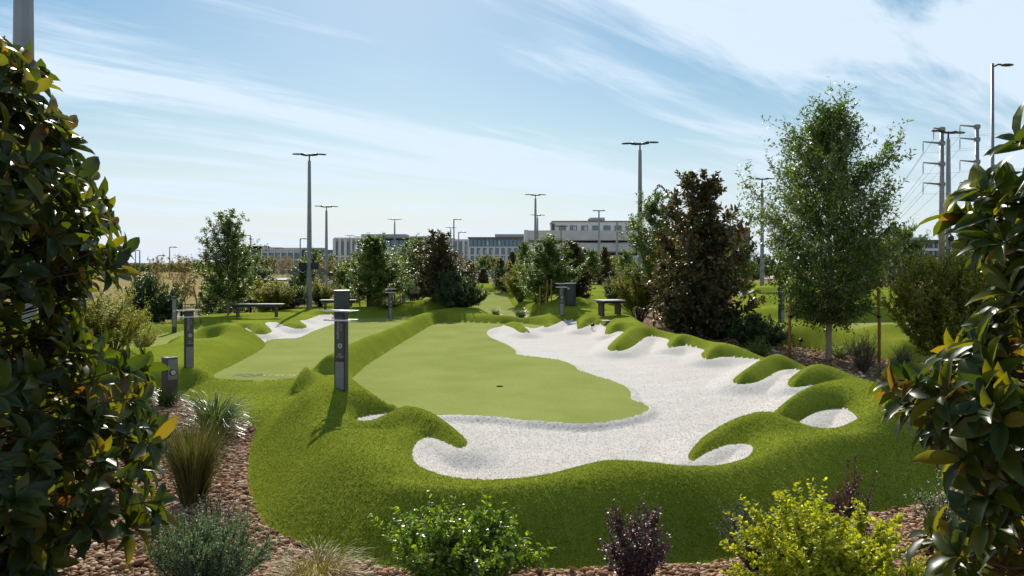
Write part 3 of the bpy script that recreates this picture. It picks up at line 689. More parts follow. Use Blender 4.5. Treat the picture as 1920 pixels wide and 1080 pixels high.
OAKS = [make_tree(21, 4.7, .14, lambda q: .215 * (min(1, .6 + q * 2)) * (1 - max(0, q - .3) / .7) ** .62, 46, 15, 34, .115, .45, M_oak, None, (16, 66), .05, whips=16),
        make_tree(22, 4.2, .12, cone(.33, .8), 56, 16, 34, .12, .48, M_oakpale, None, (14, 76), .055, whips=8),
        make_tree(23, 4.4, .10, egg(.7, .25, .3), 46, 15, 34, .12, .48, M_oakpale, None, (20, 68), .05, whips=14)]
MAGS = [make_tree(31, 5.3, .03, cone(.33, .72), 74, 15, 24, .19, .48, M_magfar, None, (14, 82), .07, tmpl=T_OVAL, shoot=.34, spread=.8),
        make_tree(32, 4.2, .03, cone(.25, .75), 60, 13, 22, .17, .5, M_magfar, None, (12, 74), .06, tmpl=T_OVAL, shoot=.34, spread=.8)]
DARKS = [make_tree(41, 3.0, .02, cone(.27, .7), 50, 12, 28, .10, .45, M_dark, None, (22, 74), .04)]
YOUNG = [make_tree(51, 3.6, .18, egg(.6, .30, .4), 26, 9, 16, .14, .5, M_autumn, None, (25, 60), .035, whips=10),
         make_tree(52, 3.6, .16, egg(.7, .30, .4), 30, 10, 22, .20, .55, M_oakpale, None, (26, 75), .04),
         make_tree(53, 3.6, .16, egg(.7, .32, .4), 30, 10, 22, .20, .55, M_myrtle, None, (26, 75), .04)]
def tree_at(proto, nm, px, ytop, d, label, hp, cat='tree', wide=1.0, rz=None, zb=None, group=None):
    """crown top at pixel row ytop, foot on the ground at depth d"""
    x = (px - 960) / F * d; z = (zb if zb is not None else height(x, d) if d < 70 else float(GZ(x, d)) - .1)
    top = CH - (ytop - HY) / F * d; s = (top - z) / hp
    return place(proto, nm, (x, d, z - .03), label, cat, rz if rz is not None else R.uniform(0, 6), (s * wide, s * wide, s), group)
tree_at(OAKS[0], 'oak_tree', 428, 403, 31.5, 'narrow upright oak by the fence left of the tall lamp post', 4.7, wide=1.1)
tree_at(OAKS[1], 'oak_tree', 704, 446, 33.5, 'rounded pyramid oak behind the brown bin', 4.2, wide=1.4)
tree_at(MAGS[0], 'magnolia_tree', 822, 444, 33.0, 'conical dark magnolia beside the round evergreen shrub', 5.2, wide=1.25)
tree_at(OAKS[2], 'oak_tree', 783, 452, 41, 'pale green oak partly hidden behind the conical magnolia', 4.4, wide=1.25)
tree_at(OAKS[1], 'oak_tree', 1026, 446, 33, 'bushy oak with wooden stakes left of the grey bin', 4.2, wide=1.5, rz=2.2)
tree_at(MAGS[1], 'magnolia_tree', 1072, 452, 36, 'slim dark magnolia just right of the staked bushy oak', 4.2, wide=1.3, rz=1.1)
tree_at(OAKS[0], 'oak_tree', 1226, 366, 29.5, 'tall loose oak left of the large brown magnolia', 4.75, wide=.92, rz=.5)
tree_at(MAGS[0], 'magnolia_tree', 1309, 343, 24.6, 'large bushy magnolia with brown leaves in the middle of the right bed', 5.35, wide=.98, rz=2.6)
tree_at(OAKS[2], 'oak_tree', 1392, 455, 36, 'yellow green oak behind the right side of the large brown magnolia', 4.5, wide=.9)
tree_at(DARKS[0], 'evergreen_tree', 545, 524, 37, 'small dark conical evergreen left of the tall lamp post', 3.0, wide=1.1)
tree_at(OAKS[0], 'oak_tree', 490, 500, 41, 'small oak right of the narrow upright oak', 4.75, wide=1.3, rz=4)
tree_at(YOUNG[0], 'young_tree', 347, 484, 52, 'sparse yellowish young tree in front of the dry field', 3.9, wide=1.15)
tree_at(DARKS[0], 'evergreen_tree', 940, 482, 47, 'dark conical evergreen at the left end of the far hole', 3.0, wide=1.0)
tree_at(MAGS[1], 'magnolia_tree', 962, 470, 44, 'dark magnolia at the right side of the far green', 4.25, wide=.8)
tree_at(OAKS[1], 'oak_tree', 985, 455, 42, 'green oak left of the staked bushy oak', 4.3, wide=.8)
tree_at(OAKS[1], 'oak_tree', 1108, 468, 52, 'medium green oak behind the far benches', 4.3, wide=1.1)
tree_at(MAGS[1], 'magnolia_tree', 1134, 462, 54, 'slim magnolia in front of the concrete parking structure', 4.25, wide=.9)
tree_at(OAKS[2], 'oak_tree', 1175, 470, 47, 'loose oak in front of the concrete parking structure', 4.5)
tree_at(DARKS[0], 'evergreen_tree', 1150, 505, 35, 'dark shrubby evergreen behind the flat bench table', 3.0, wide=1.0)
tree_at(OAKS[2], 'oak_tree', 1692, 428, 48, 'broad grey green oak behind the people and the fence', 4.4, wide=1.25)
tree_at(YOUNG[2], 'young_tree', 1640, 440, 52, 'low tree left of the broad oak behind the fence', 3.9, wide=1.3)
tree_at(OAKS[2], 'oak_tree', 1822, 428, 42, 'light green oak right of the lamp post with floodlights', 4.5, wide=1.05)
tree_at(DARKS[0], 'evergreen_tree', 653, 520, 52, 'tiny dark conifer behind the fence left of the rounded pyramid oak', 3.0)
tree_at(MAGS[1], 'magnolia_tree', 880, 486, 50, 'small magnolia behind the round evergreen shrub', 4.25)
tree_at(YOUNG[2], 'young_tree', 760, 480, 45, 'yellow green young tree between the pyramid oak and the conical magnolia', 3.9)
tree_at(YOUNG[1], 'young_tree', 590, 470, 120, 'small tree in the field behind the tall lamp post', 3.9, wide=.9)
tree_at(YOUNG[0], 'young_tree', 617, 490, 60, 'thin reddish young tree between the two lamp posts', 3.9, wide=.9)
tree_at(YOUNG[1], 'young_tree', 640, 495, 62, 'bushy young tree behind the black bin', 3.9, wide=1.3)
tree_at(YOUNG[0], 'young_tree', 292, 486, 75, 'dark thin tree standing alone in the dry field', 3.9, wide=.8)
# row of small trees in front of the offices and along the far edge of the field
ORD = 'first second third fourth fifth sixth seventh eighth ninth tenth eleventh twelfth thirteenth fourteenth fifteenth sixteenth seventeenth eighteenth nineteenth twentieth'.split()
def ordinal(i, n):
    return (ORD[i] + ' from the left') if i < (n + 1) // 2 else (ORD[n - 1 - i] + ' from the right')
def row(nm, pxs, protos, ytop, dd, what, hp, wide, jit):
    pxs = list(pxs)
    for i, px in enumerate(pxs):
        tree_at(R.choice(protos), nm, px + R.uniform(-jit, jit), R.uniform(*ytop), R.uniform(*dd), ordinal(i, len(pxs)) + ' of the ' + what, hp, wide=R.uniform(*wide), group=what)
row('far_tree', range(486, 980, 15), YOUNG, (479, 493), (185, 235), 'small trees before the office buildings', 3.9, (.9, 1.3), 5)
row('far_tree', range(232, 480, 12), [YOUNG[1], YOUNG[2], DARKS[0]], (489, 496), (300, 380), 'tiny trees on the far edge of the dry field', 3.9, (1.2, 1.7), 4)
row('background_tree', range(1000, 1500, 17), YOUNG[1:] + [OAKS[1], MAGS[1], DARKS[0]], (474, 494), (62, 110), 'trees before the parking structure', 4.1, (1.1, 1.5), 6)
row('background_tree', range(1560, 1960, 26), [YOUNG[1], YOUNG[2]], (474, 488), (110, 150), 'small trees beyond the parked cars', 3.9, (1.2, 1.6), 6)
row('background_tree', range(575, 965, 27), [YOUNG[0], YOUNG[1], OAKS[1], DARKS[0], MAGS[1]], (488, 512), (56, 85), 'mixed trees behind the mid ground oaks left of centre', 4.0, (1.2, 1.6), 7)
row('bushy_tree', [400, 446, 508, 530, 562], [YOUNG[1], YOUNG[2]], (528, 548), (36, 40), 'bushy trees along the left metal fence', 3.9, (1.3, 1.7), 4)

# ------------------------------------------------------------------ shrubs
def make_shrub(seed, Rx, H, nst, nside, per, leaf, wl, mat, tmpl=T_OVAL, ang=50, twig=None, upb=.7, spread=.9, shoot=.35, low=.1, rad=.008, jit=.008, thin=3):
    rr = random.Random(seed); paths = []; shoots = []
    for i in range(nst):
        az = i * 2.39996; q = math.sqrt((i + .5) / nst); al = math.radians(ang * q)
        reach = 1.0 / max(math.cos(al) / H, math.sin(al) / Rx) if al else H
        L = min(math.hypot(Rx * math.sin(al), H * math.cos(al)), 1.4 * max(Rx, H)) * rr.uniform(.75, 1.12)
        p0 = (math.cos(az) * Rx * .12 * q, math.sin(az) * Rx * .12 * q, -.03)
        pts = curve_pts(p0, (math.cos(az) * math.sin(al), math.sin(az) * math.sin(al), math.cos(al)), L, 5, .05, rr, .09)
        paths.append((pts, rad, rad * .35, thin)); shoots.append(pts[3:])
        for j in range(nside):
            u = rr.uniform(low, 1) * 5; k = min(4, int(u)); p = pts[k].lerp(pts[k + 1], u - k)
            dd = (pts[k + 1] - pts[k]).normalized() * .8 + Vector((rr.gauss(0, .5), rr.gauss(0, .5), rr.gauss(.2, .3)))
            sp = curve_pts(p, dd, shoot * L * rr.uniform(.5, 1.2), 3, .08, rr, .08); shoots.append(sp)
            if thin: paths.append((sp, rad * .45, rad * .2, 3))
    ps, ds, nn, ls = leaves_on(shoots, per, leaf, wl, rr, spread, upb, jit)
    return branch_mesh('stems', paths, twig or M_twig), leaves_mesh('foliage', ps, ds, nn, ls, ls * wl, tmpl, mat)
SN = ('stems', 'foliage')
def shrub_at(proto, nm, px, py, label, z=None, d=None, sc=1, rz=0, cat='shrub'):
    if d is None: x, y = U(px, py, z or 0)
    else: x, y = (px - 960) / F * d, d
    zz = height(x, y) if y < 70 else float(GZ(x, y))
    return place(proto, nm, (x, y, zz), label, cat, rz, sc, names=SN)
# foreground row
shrub_at(make_shrub(61, .66, .58, 56, 10, 24, .050, .55, M_box, ang=58), 'glossy_shrub', 868, 1112, 'bright green glossy shrub at the front centre below the mound', z=0, sc=(1, .7, 1))
shrub_at(make_shrub(62, .27, .52, 26, 8, 30, .030, .5, M_purple, ang=42), 'purple_shrub', 1192, 1098, 'purple leaved shrub at the foot of the front mound', z=0)
shrub_at(make_shrub(63, .30, .42, 20, 7, 22, .030, .5, M_purple, ang=40), 'purple_shrub', 1588, 1060, 'small purple leaved shrub behind the lime shrub', z=0, sc=(.9, .9, 1.7))
shrub_at(make_shrub(64, .66, .74, 56, 11, 32, .042, .75, M_lime, ang=58), 'lime_shrub', 1540, 1118, 'lime yellow shrub at the front right', z=0, sc=(.95, .7, .88))
shrub_at(make_shrub(65, .34, .5, 40, 7, 30, .018, .4, M_sage, T_DIA, ang=38), 'grey_shrub', 1418, 1062, 'wispy grey green shrub left of the lime shrub', z=0, sc=(1, .8, 1))
shrub_at(make_shrub(66, .52, .40, 60, 9, 36, .034, .28, M_rose, T_DIA, ang=62), 'rosemary_shrub', 388, 1112, 'blue green needle leaved shrub at the front left', z=0, sc=(1, .8, 1.25))
shrub_at(make_shrub(67, .34, .36, 34, 6, 16, .020, .45, M_sage, T_DIA, ang=58), 'grey_shrub', 405, 1010, 'sparse grey brown shrub behind the blue green shrub', z=0)
shrub_at(make_shrub(68, .6, .3, 26, 7, 24, .034, .6, M_lime, ang=75), 'lime_shrub', 1690, 1130, 'low lime shrub at the bottom right edge', z=0, sc=(.7, .6, .9))
shrub_at(make_shrub(69, .38, .26, 22, 6, 20, .034, .6, M_lime, ang=70), 'lime_shrub', 1425, 1120, 'low lime shrub left of the large lime shrub', z=0, sc=(.9, .6, .9))
# right bed
mid = make_shrub(71, .8, .8, 56, 12, 30, .07, .5, M_dark, T_DIA, ang=70, shoot=.3)
shrub_at(mid, 'dark_shrub', 1418, 652, 'dark dense hedge shrub right of the brown magnolia', sc=(1.25, .9, 1.15))
shrub_at(mid, 'dark_shrub', 1345, 640, 'dark hedge shrub at the foot of the brown magnolia', sc=(1.1, .9, 1.0), rz=1)
mc = make_shrub(72, .38, .5, 26, 7, 20, .035, .45, M_box, T_DIA, ang=60)
def add_flowers(t, n, Rx, H, mat, seed, size=.02):
    g = np.random.default_rng(seed); a = g.uniform(0, 6.28, n); q = np.sqrt(g.random(n)); pos = np.stack([np.cos(a) * q * Rx, np.sin(a) * q * Rx, H * (1 - .5 * q * q) + g.normal(0, .03, n)], 1)
    pos = np.repeat(pos, 6, 0); a2 = g.uniform(0, 6.28, len(pos)); dr = np.stack([np.cos(a2), np.sin(a2), g.uniform(.1, .7, len(pos))], 1)
    link('flowers', leaves_mesh('flowers', pos, dr, np.tile([0, 0, 1.], (len(pos), 1)) + g.normal(0, .3, (len(pos), 3)), size, size * .7, T_DIA, mat), t)
t = shrub_at(mc, 'flowering_shrub', 1424, 668, 'green shrub with yellow flowers at the edge of the right bed', sc=1.0); add_flowers(t, 26, .33, .5, M_yflower, 4)
t = shrub_at(mc, 'flowering_shrub', 1573, 672, 'small green shrub with yellow flowers right of the large oak trunk', sc=.85, rz=2); add_flowers(t, 14, .33, .5, M_yflower, 5)
shrub_at(make_shrub(73, .42, .78, 46, 8, 34, .035, .2, M_sage, T_DIA, ang=35), 'rosemary_shrub', 1618, 700, 'upright dark grey green shrub beside the brown stake', sc=(1.0, .9, 1.05))
shrub_at(make_shrub(74, .26, .55, 30, 6, 24, .02, .4, M_sage, T_DIA, ang=35), 'grey_shrub', 1694, 692, 'small wispy grey shrub at the right end of the turf', sc=1.0)
YG = make_shrub(75, .95, 1.9, 56, 15, 34, .08, .4, M_myrtle, T_DIA, ang=40, shoot=.26, low=.35, rad=.014)
shrub_at(YG, 'wax_myrtle', 1198, 618, 'yellow green multi stemmed shrub left of the brown magnolia', sc=(.95, .95, 1.08))
MY = make_shrub(76, 1.2, 2.3, 78, 20, 40, .10, .34, M_myrtle, T_DIA, ang=40, shoot=.27, low=.42, rad=.016)
shrub_at(MY, 'wax_myrtle', 1797, 706, 'large yellow green bush with many bare lower stems on the right', d=16.2, sc=(1.02, .9, 1.08))
shrub_at(YG, 'wax_myrtle', 1880, 640, 'yellow tinted bush behind the large right bush', d=22, sc=(1.0, 1, 1.25), rz=2)
shrub_at(YG, 'wax_myrtle', 975, 580, 'yellow green bush beside the far green', d=38, sc=(.8, .8, .85), rz=1)
RND = make_shrub(77, 1.15, 1.3, 80, 15, 34, .09, .5, M_dark, T_DIA, ang=78, shoot=.3)
shrub_at(RND, 'round_evergreen', 861, 588, 'dark rounded evergreen shrub in front of the conical magnolia', d=31.5, sc=(.86, .86, 1.15))
shrub_at(RND, 'round_evergreen', 285, 625, 'dark rounded evergreen behind the left green', d=26, sc=(.85, .85, 1.25), rz=1)
YL = make_shrub(78, .95, 1.4, 44, 11, 30, .06, .35, M_yellow, T_DIA, ang=55, shoot=.3)
shrub_at(YL, 'yellow_shrub', 215, 650, 'bright yellow green shrub behind the left magnolia', d=16, sc=(.80, .8, .92))
shrub_at(YG, 'wax_myrtle', 150, 660, 'green bush low behind the left magnolia', d=14.5, sc=(.85, .8, .62), rz=3)
shrub_at(YL, 'yellow_shrub', 268, 640, 'low yellow green shrub left of the small tray post', d=19, sc=(.5, .5, .5), rz=2)
shrub_at(YL, 'yellow_shrub', 727, 588, 'low yellow shrub under the conical magnolia', d=32.5, sc=(.9, .6, .38), rz=1)
for i, (px, ty, d, lab, mp) in enumerate([(455, 545, 34, 'loose green shrub behind the long bench', 0), (520, 540, 35, 'loose green shrub right of the long bench', 0), (385, 555, 33, 'sparse shrub behind the metal fence on the left', 0),
        (600, 555, 38, 'pale shrub at the foot of the tall lamp post', 0), (665, 560, 42, 'green shrub behind the black bin', 0), (780, 545, 40, 'green shrub behind the yellow shrub', 0), (1012, 560, 34, 'low green shrub among the tree stakes', 0)]):
    shrub_at(YG if i % 2 else mc, 'green_shrub', px, 600, lab, d=d, sc=((.8, .8, .62) if i % 2 else (2.0, 2.0, 1.9)), rz=i)

# grasses
def grass_tuft(seed, n, L, wd, mat, spread=.5, droop=.6, nseg=5, base=.05):
    g = np.random.default_rng(seed); az = g.uniform(0, 6.283, n); tl = np.abs(g.normal(0, spread, n)); LL = L * g.uniform(.55, 1.1, n)
    b = np.stack([np.cos(az) * base * g.random(n), np.sin(az) * base * g.random(n), np.zeros(n)], 1)
    dirh = np.stack([np.cos(az), np.sin(az), np.zeros(n)], 1); side = np.stack([-np.sin(az + g.normal(0, .6, n)), np.cos(az), np.zeros(n)], 1)
    vs = []; p = b.copy(); ang = tl.copy()
    for k in range(nseg + 1):
        w = wd * (1 - (k / nseg) ** 1.5) + .0004
        vs.append(p - side * w); vs.append(p + side * w)
        ang = ang + droop * g.uniform(.6, 1.4, n) * (k + 1) / nseg / nseg * 2.2
        p = p + (dirh * np.sin(ang)[:, None] + np.array([0, 0, 1]) * np.cos(ang)[:, None]) * (LL / nseg)[:, None]
    v = np.stack(vs, 1); m = 2 * (nseg + 1)
    f0 = np.array([(2 * k, 2 * k + 1, 2 * k + 3, 2 * k + 2) for k in range(nseg)])
    return npmesh('blades', v.reshape(-1, 3), (f0[None] + np.arange(n)[:, None, None] * m).reshape(-1, 4), False, mat)
def grass_at(me, px, py, label, z=0, d=None, sc=1, nm='ornamental_grass', rz=0):
    x, y = U(px, py, z) if d is None else ((px - 960) / F * d, d)
    o = link(nm, me); o.location = (x, y, height(x, y) - .01); o.scale = sc if hasattr(sc, '__len__') else (sc,) * 3; o.rotation_euler = (0, 0, rz)
    return tag(o, label, 'grass')
grass_at(grass_tuft(1, 1700, .98, .0026, M_grass, .19, .42, 6, .13), 362, 942, 'tall fine grey green grass clump beside the left magnolia')
LR = grass_tuft(2, 520, .60, .0085, M_lirio, .5, 1.0, 6, .12)
grass_at(LR, 402, 822, 'arching lily turf clump at the corner of the left bed', sc=(1.25, 1.25, 1.25))
grass_at(LR, 1345, 640, 'pale arching lily turf clump under the brown magnolia', sc=(.95, .95, .9), rz=1)
grass_at(grass_tuft(3, 300, .55, .006, M_dark, .5, .9, 6, .08), 1735, 722, 'dark arching lily turf clump right of the grey wispy shrub')
grass_at(grass_tuft(4, 650, .34, .0022, M_straw, .8, 1.1, 6, .2), 592, 1082, 'straw coloured low grass clump at the bottom edge of the mound', sc=(1.2, 1, 1))
grass_at(LR, 312, 772, 'lily turf clump by the foot of the short bollard', sc=.7, rz=2)
grass_at(LR, 930, 583, 'spiky tuft in the middle of the far green', d=31, sc=(.7, .7, .9))
grass_at(LR, 976, 588, 'spiky tuft right of the far green', d=30, sc=(.9, .9, 1))
# small flowers on the right
def lantana():
    x, y = U(1770, 985, 0); pr = make_shrub(81, .34, .36, 22, 7, 12, .028, .5, M_rose, T_OVAL, ang=62)
    t = place(pr, 'flowering_shrub', (x, y, height(x, y)), 'sparse shrub with lilac flower heads at the right end of the mound', 'shrub', names=SN, sc=(1, 1, 1.2)); add_flowers(t, 15, .36, .40, M_flower, 9, .02)
lantana()

# ------------------------------------------------------------------ foreground magnolias: large leaves in whorls
def magnolia(cx, d, radii, label, seed, n, leaf, manual, nm='magnolia_tree', azr=(0, 6.283), ztop=None):
    """radii: (pixel row, radius) pairs at depth d; whorls of leaves at the shoot tips"""
    rr = random.Random(seed); g = np.random.default_rng(seed)
    zs = np.array([CH - (py - HY) / F * d for py, r in radii])[::-1]; rs = np.array([r for py, r in radii])[::-1]
    z0 = height(cx, d); t = empty(nm, (cx, d, z0), label, 'tree')
    zlo, zhi = zs.min() - .15, zs.max()
    whorls = []
    for i in range(n):
        z = rr.uniform(zlo, zhi); az = rr.uniform(*azr); r = np.interp(z, zs, rs) * (1 - abs(rr.gauss(0, .22))) * rr.uniform(.93, 1.02)
        if r < .02: r = .05
        p = Vector((cx + math.cos(az) * r, d + math.sin(az) * r, z)); dr = Vector((math.cos(az), math.sin(az), rr.uniform(-.1, .9)))
        whorls.append((p, dr.normalized()))
    for px, py, dd in manual:
        p = P(px, dd, py=py); o = Vector((p.x - cx, p.y - d, 0)); o.z = .45; whorls.append((p, o.normalized()))
    pos, drs, nr_, ln, paths = [], [], [], [], []
    for p, dr in whorls:
        az0 = rr.uniform(0, 6.28); k = rr.randint(7, 11); u = dr.orthogonal().normalized(); w = dr.cross(u)
        for j in range(k):
            a = az0 + j * 2.39996; o = u * math.cos(a) + w * math.sin(a); rise = rr.uniform(.15, 1.3)
            dd = (o + dr * rise).normalized(); nvec = (dr * 1.0 - o * rise * .6 + Vector((rr.gauss(0, .3), rr.gauss(0, .3), rr.gauss(.2, .3))))
            pos.append(p - dr * rr.uniform(0, .10)); drs.append(dd[:]); nr_.append(nvec[:]); ln.append(leaf * rr.uniform(.6, 1.15))
        root = Vector((cx, d, p.z - rr.uniform(.1, .35))); root = root.lerp(p, .25 if rr.random() < .7 else .5)
        mid_ = (root + p) / 2 - Vector((0, 0, .04)); paths.append(([root, mid_, p], .008, .0035, 4))
    pos = np.array([q[:] for q in pos]); drs = np.array(drs); nr_ = np.array(nr_); ln = np.array(ln)
    off = np.array([cx, d, z0])
    # the 300 leaves that show largest are objects, the rest is one mass
    scr = (np.abs(pos[:, 0] / pos[:, 1]) < .72) & (pos[:, 2] > CH - .44 * pos[:, 1])
    rad_out = np.hypot(pos[:, 0] - cx, pos[:, 1] - d)
    score = np.where(scr, ln / pos[:, 1] * (1 + .5 * (rad_out > .7 * np.interp(pos[:, 2], zs, rs))), 0)
    order = np.argsort(-score); one = order[:300]; rest = order[300:]
    protos = []
    for q in range(5):
        me = leaves_mesh('leaf', [(0, 0, 0)], [(0, 1, 0)], [(0, 0, 1)], 1.0, [.38 + .025 * q], T_BIG, M_mag, curl=np.array([-.05 + .09 * q]), smooth=True); protos.append(me)
    for i in one:
        o = link('leaf', protos[rr.randrange(5)], t)
        y = Vector(drs[i]).normalized(); s = y.cross(Vector(nr_[i])).normalized(); u = s.cross(y)
        m = Matrix((( s.x, y.x, u.x), (s.y, y.y, u.y), (s.z, y.z, u.z))).to_4x4()
        o.matrix_local = Matrix.Translation(Vector(pos[i]) - Vector(off)) @ m @ Matrix.Scale(ln[i], 4)
    me = leaves_mesh('foliage', pos[rest] - off, drs[rest], nr_[rest], ln[rest], ln[rest] * .43, T_BIG, M_mag, curl=g.uniform(-.06, .35, len(rest)), smooth=True)
    o = link('foliage', me, t); o['kind'] = 'stuff'
    br = [([a - Vector(off) for a in pts], r0, r1, n_) for pts, r0, r1, n_ in paths]
    br.append(([Vector((0, 0, -.1)), Vector((.03, 0, 1.2)), Vector((0, .04, 2.4)), Vector((0, 0, zhi - z0))], .07, .015, 8))
    link('branches', branch_mesh('branches', br, M_twig), t)
    return t
dl = 4.7
magnolia(-3.85, dl, [(60, .50), (110, .75), (200, .82), (280, 1.02), (340, 1.15), (400, 1.18), (460, 1.22), (500, 1.20), (560, .98), (640, 1.08), (700, 1.34), (760, 1.46), (850, 1.50), (930, 1.42), (990, 1.35), (1040, 1.0), (1090, .8)],
    'tall foreground magnolia with large glossy leaves on the left edge', 3, 1100, .198,
    [(55, 120, 4.7), (60, 175, 4.6), (85, 215, 4.7), (120, 240, 4.8), (135, 262, 4.7), (150, 330, 4.7), (165, 378, 4.6), (180, 400, 4.7), (205, 462, 4.7), (225, 480, 4.7), (215, 500, 4.6), 
     (235, 690, 4.6), (262, 745, 4.6), (285, 800, 4.7), (285, 830, 4.5), (270, 870, 4.6), (290, 940, 4.5), (300, 955, 4.6), (255, 985, 4.5), (180, 990, 4.4), (120, 1010, 4.4), (60, 1020, 4.3)])
dr_ = 3.7
magnolia(2.95, dr_, [(330, .15), (352, .5), (372, .70), (420, .66), (480, .45), (560, .42), (620, .58), (680, .80), (740, 1.02), (800, .84), (870, .70), (940, .66), (1010, .68), (1100, .75)],
    'foreground magnolia branches with large glossy leaves on the right edge', 8, 290, .195,
    [(1700, 715, 3.6), (1685, 745, 3.6), (1740, 700, 3.7), (1760, 740, 3.5), (1790, 780, 3.5), (1830, 350, 3.6), (1860, 400, 3.6), (1895, 370, 3.5), (1905, 330, 3.6), (1880, 450, 3.5), (1890, 540, 3.6), (1800, 860, 3.5), (1830, 640, 3.6),
     (1860, 690, 3.5), (1830, 740, 3.4), (1790, 1040, 3.6), (1735, 1000, 3.9), (1840, 980, 3.5), (1905, 256, 3.7), (1860, 820, 3.4), (1830, 920, 3.5), (1870, 590, 3.6)])

# ------------------------------------------------------------------ course furniture
M_char = simple('charcoal_metal', (.045, .047, .05), .45, .3, noise=.2, nscale=12)
M_char2 = simple('dark_panel', (.075, .072, .068), .5, .2, noise=.15, nscale=9)
M_greym = simple('grey_metal', (.20, .20, .215), .4, .4, noise=.15, nscale=9)
M_steel = simple('brushed_steel', (.55, .56, .58), .3, .85, noise=.1, nscale=20)
M_print = simple('pale_print', (.45, .46, .47), .6)
M_brownm = simple('bronze_metal', (.085, .065, .052), .5, .3, noise=.2, nscale=7)
M_black = simple('black_plastic', (.012, .012, .013), .45)
M_pole = simple('galvanised_pole', (.23, .235, .235), .5, .5, noise=.18, nscale=2.5)
M_lamp = simple('lamp_lens', (.75, .78, .72), .25)
M_navy = simple('navy_print', (.05, .06, .14), .9)
M_orange = simple('faded_orange_print', (.46, .30, .13), .9)
M_slab = simple('pale_concrete', (.50, .48, .45), .8, noise=.1, nscale=5)

def text_obj(txt, size, parent, loc, rot, mat, name='lettering', align='CENTER', ext=.0008):
    cu = bpy.data.curves.new('tmp', 'FONT'); cu.body = txt; cu.size = size; cu.align_x = align; cu.align_y = 'CENTER'; cu.extrude = ext
    to = bpy.data.objects.new('tmp', cu); COL.objects.link(to); dg = bpy.context.evaluated_depsgraph_get()
    me = bpy.data.meshes.new_from_object(to.evaluated_get(dg)); bpy.data.objects.remove(to); bpy.data.curves.remove(cu)
    me.materials.clear(); me.materials.append(mat); me.name = name
    o = link(name, me, parent); o.location = loc; o.rotation_euler = rot; return o
def tray_mesh(w, d):
    """steel shelf with two cup holes and a raised lip"""
    m = MB(); t = .008
    m.box((0, 0, 0), (w * .42, d, t), mat=M_steel)
    for s_ in (-1, 1):
        cx = s_ * w * .355
        m.box((cx, d * .42, 0), (w * .29, d * .16, t), mat=M_steel); m.box((cx, -d * .42, 0), (w * .29, d * .16, t), mat=M_steel)
        m.box((s_ * w * .485, 0, .0), (w * .03, d * .68, t), mat=M_steel)
    m.box((0, -d * .5 - .004, .006), (w, .006, .022), mat=M_steel)
    return m
def make_kiosk():
    t = empty('scoring_post', (0, 0, 0), '-', 'sign post')
    H = 1.12
    m = MB(); m.box((0, 0, H / 2 - .03), (.165, .11, H + .06), mat=M_char, bev=.004); m.build('post', t)
    m = MB(); m.box((.008, -.059, .74), (.128, .012, .60), mat=M_char2, bev=.002); p = m.build('sign_panel', t)
    m = MB(); m.box((.006, -.059, .20), (.130, .012, .40), mat=M_greym, bev=.002); m.build('lower_panel', t)
    m = MB(); m.box((.008, -.060, .425), (.130, .014, .035), mat=M_char); m.build('band', t)
    f = -.0665
    text_obj('POPSTROKE', .050, p, (-.012, f, .86), (math.radians(90), 0, math.radians(0)), M_print)
    p.children[-1].rotation_euler = (math.radians(90), math.radians(-90), 0)
    text_obj('PUTTING', .026, p, (.034, f, .89), (math.radians(90), math.radians(-90), 0), M_print)
    m = MB(); m.tube([(.014, f + .002, .625), (.014, f - .002, .625)], .036, 24, M_print); e = m.build('hole_badge', p)
    m = MB()
    for k in range(3): m.box((.014 + (k - 1) * .014, f - .003, .625), (.006, .002, .042), mat=M_char)
    m.build('badge_mark', p)
    text_obj('BLK', .030, p, (.014, f, .505), (math.radians(90), 0, 0), M_print)
    text_obj('COURSE', .030, p, (.014, f, .470), (math.radians(90), 0, 0), M_print)
    for z, w in ((H - .005, .42), (H - .135, .39)):
        tray_mesh(w, .30).build('tray', t).location = (0, 0, z)
    m = MB(); m.box((-.085, .03, H - .06), (.06, .07, .06), mat=M_black, bev=.006); m.build('tray_bracket', t)
    return t
def put(t, px, py, label, rz=0, sc=1, zoff=0, at=None):
    x, y = at if at else hit(px, py)
    t.location = (x, y, height(x, y) - .01 + zoff); t.rotation_euler = (0, 0, rz); t.scale = (sc, sc, sc); t['label'] = label; return t
K = make_kiosk(); put(K, 640, 729, 'tall grey scoring post with two steel trays on the near mound beside the main green', math.radians(-16))
k2 = copy_tree(K); put(k2, 354, 688, 'grey scoring post with trays standing on the left turf slope', math.radians(32), .97)
k3 = copy_tree(K); put(k3, 732, 597, 'scoring post behind the dark ridge left of the conical magnolia', math.radians(10), 1.1)
k4 = copy_tree(K); put(k4, 1053, 591, 'scoring post next to the grey bin with round badge', math.radians(-8), 1.1)
k5 = copy_tree(K); put(k5, 757, 574, 'distant scoring post beside the yellow shrub', 0, 1.0, at=((757 - 960) / F * 38, 38))
k6 = copy_tree(K); put(k6, 1490, 640, 'scoring post half hidden behind the crown of the large oak', .4, 1.15, at=((1465 - 960) / F * 27, 27))
for k_ in (K, k2, k3, k4, k5, k6): k_['group'] = 'scoring posts beside the holes'

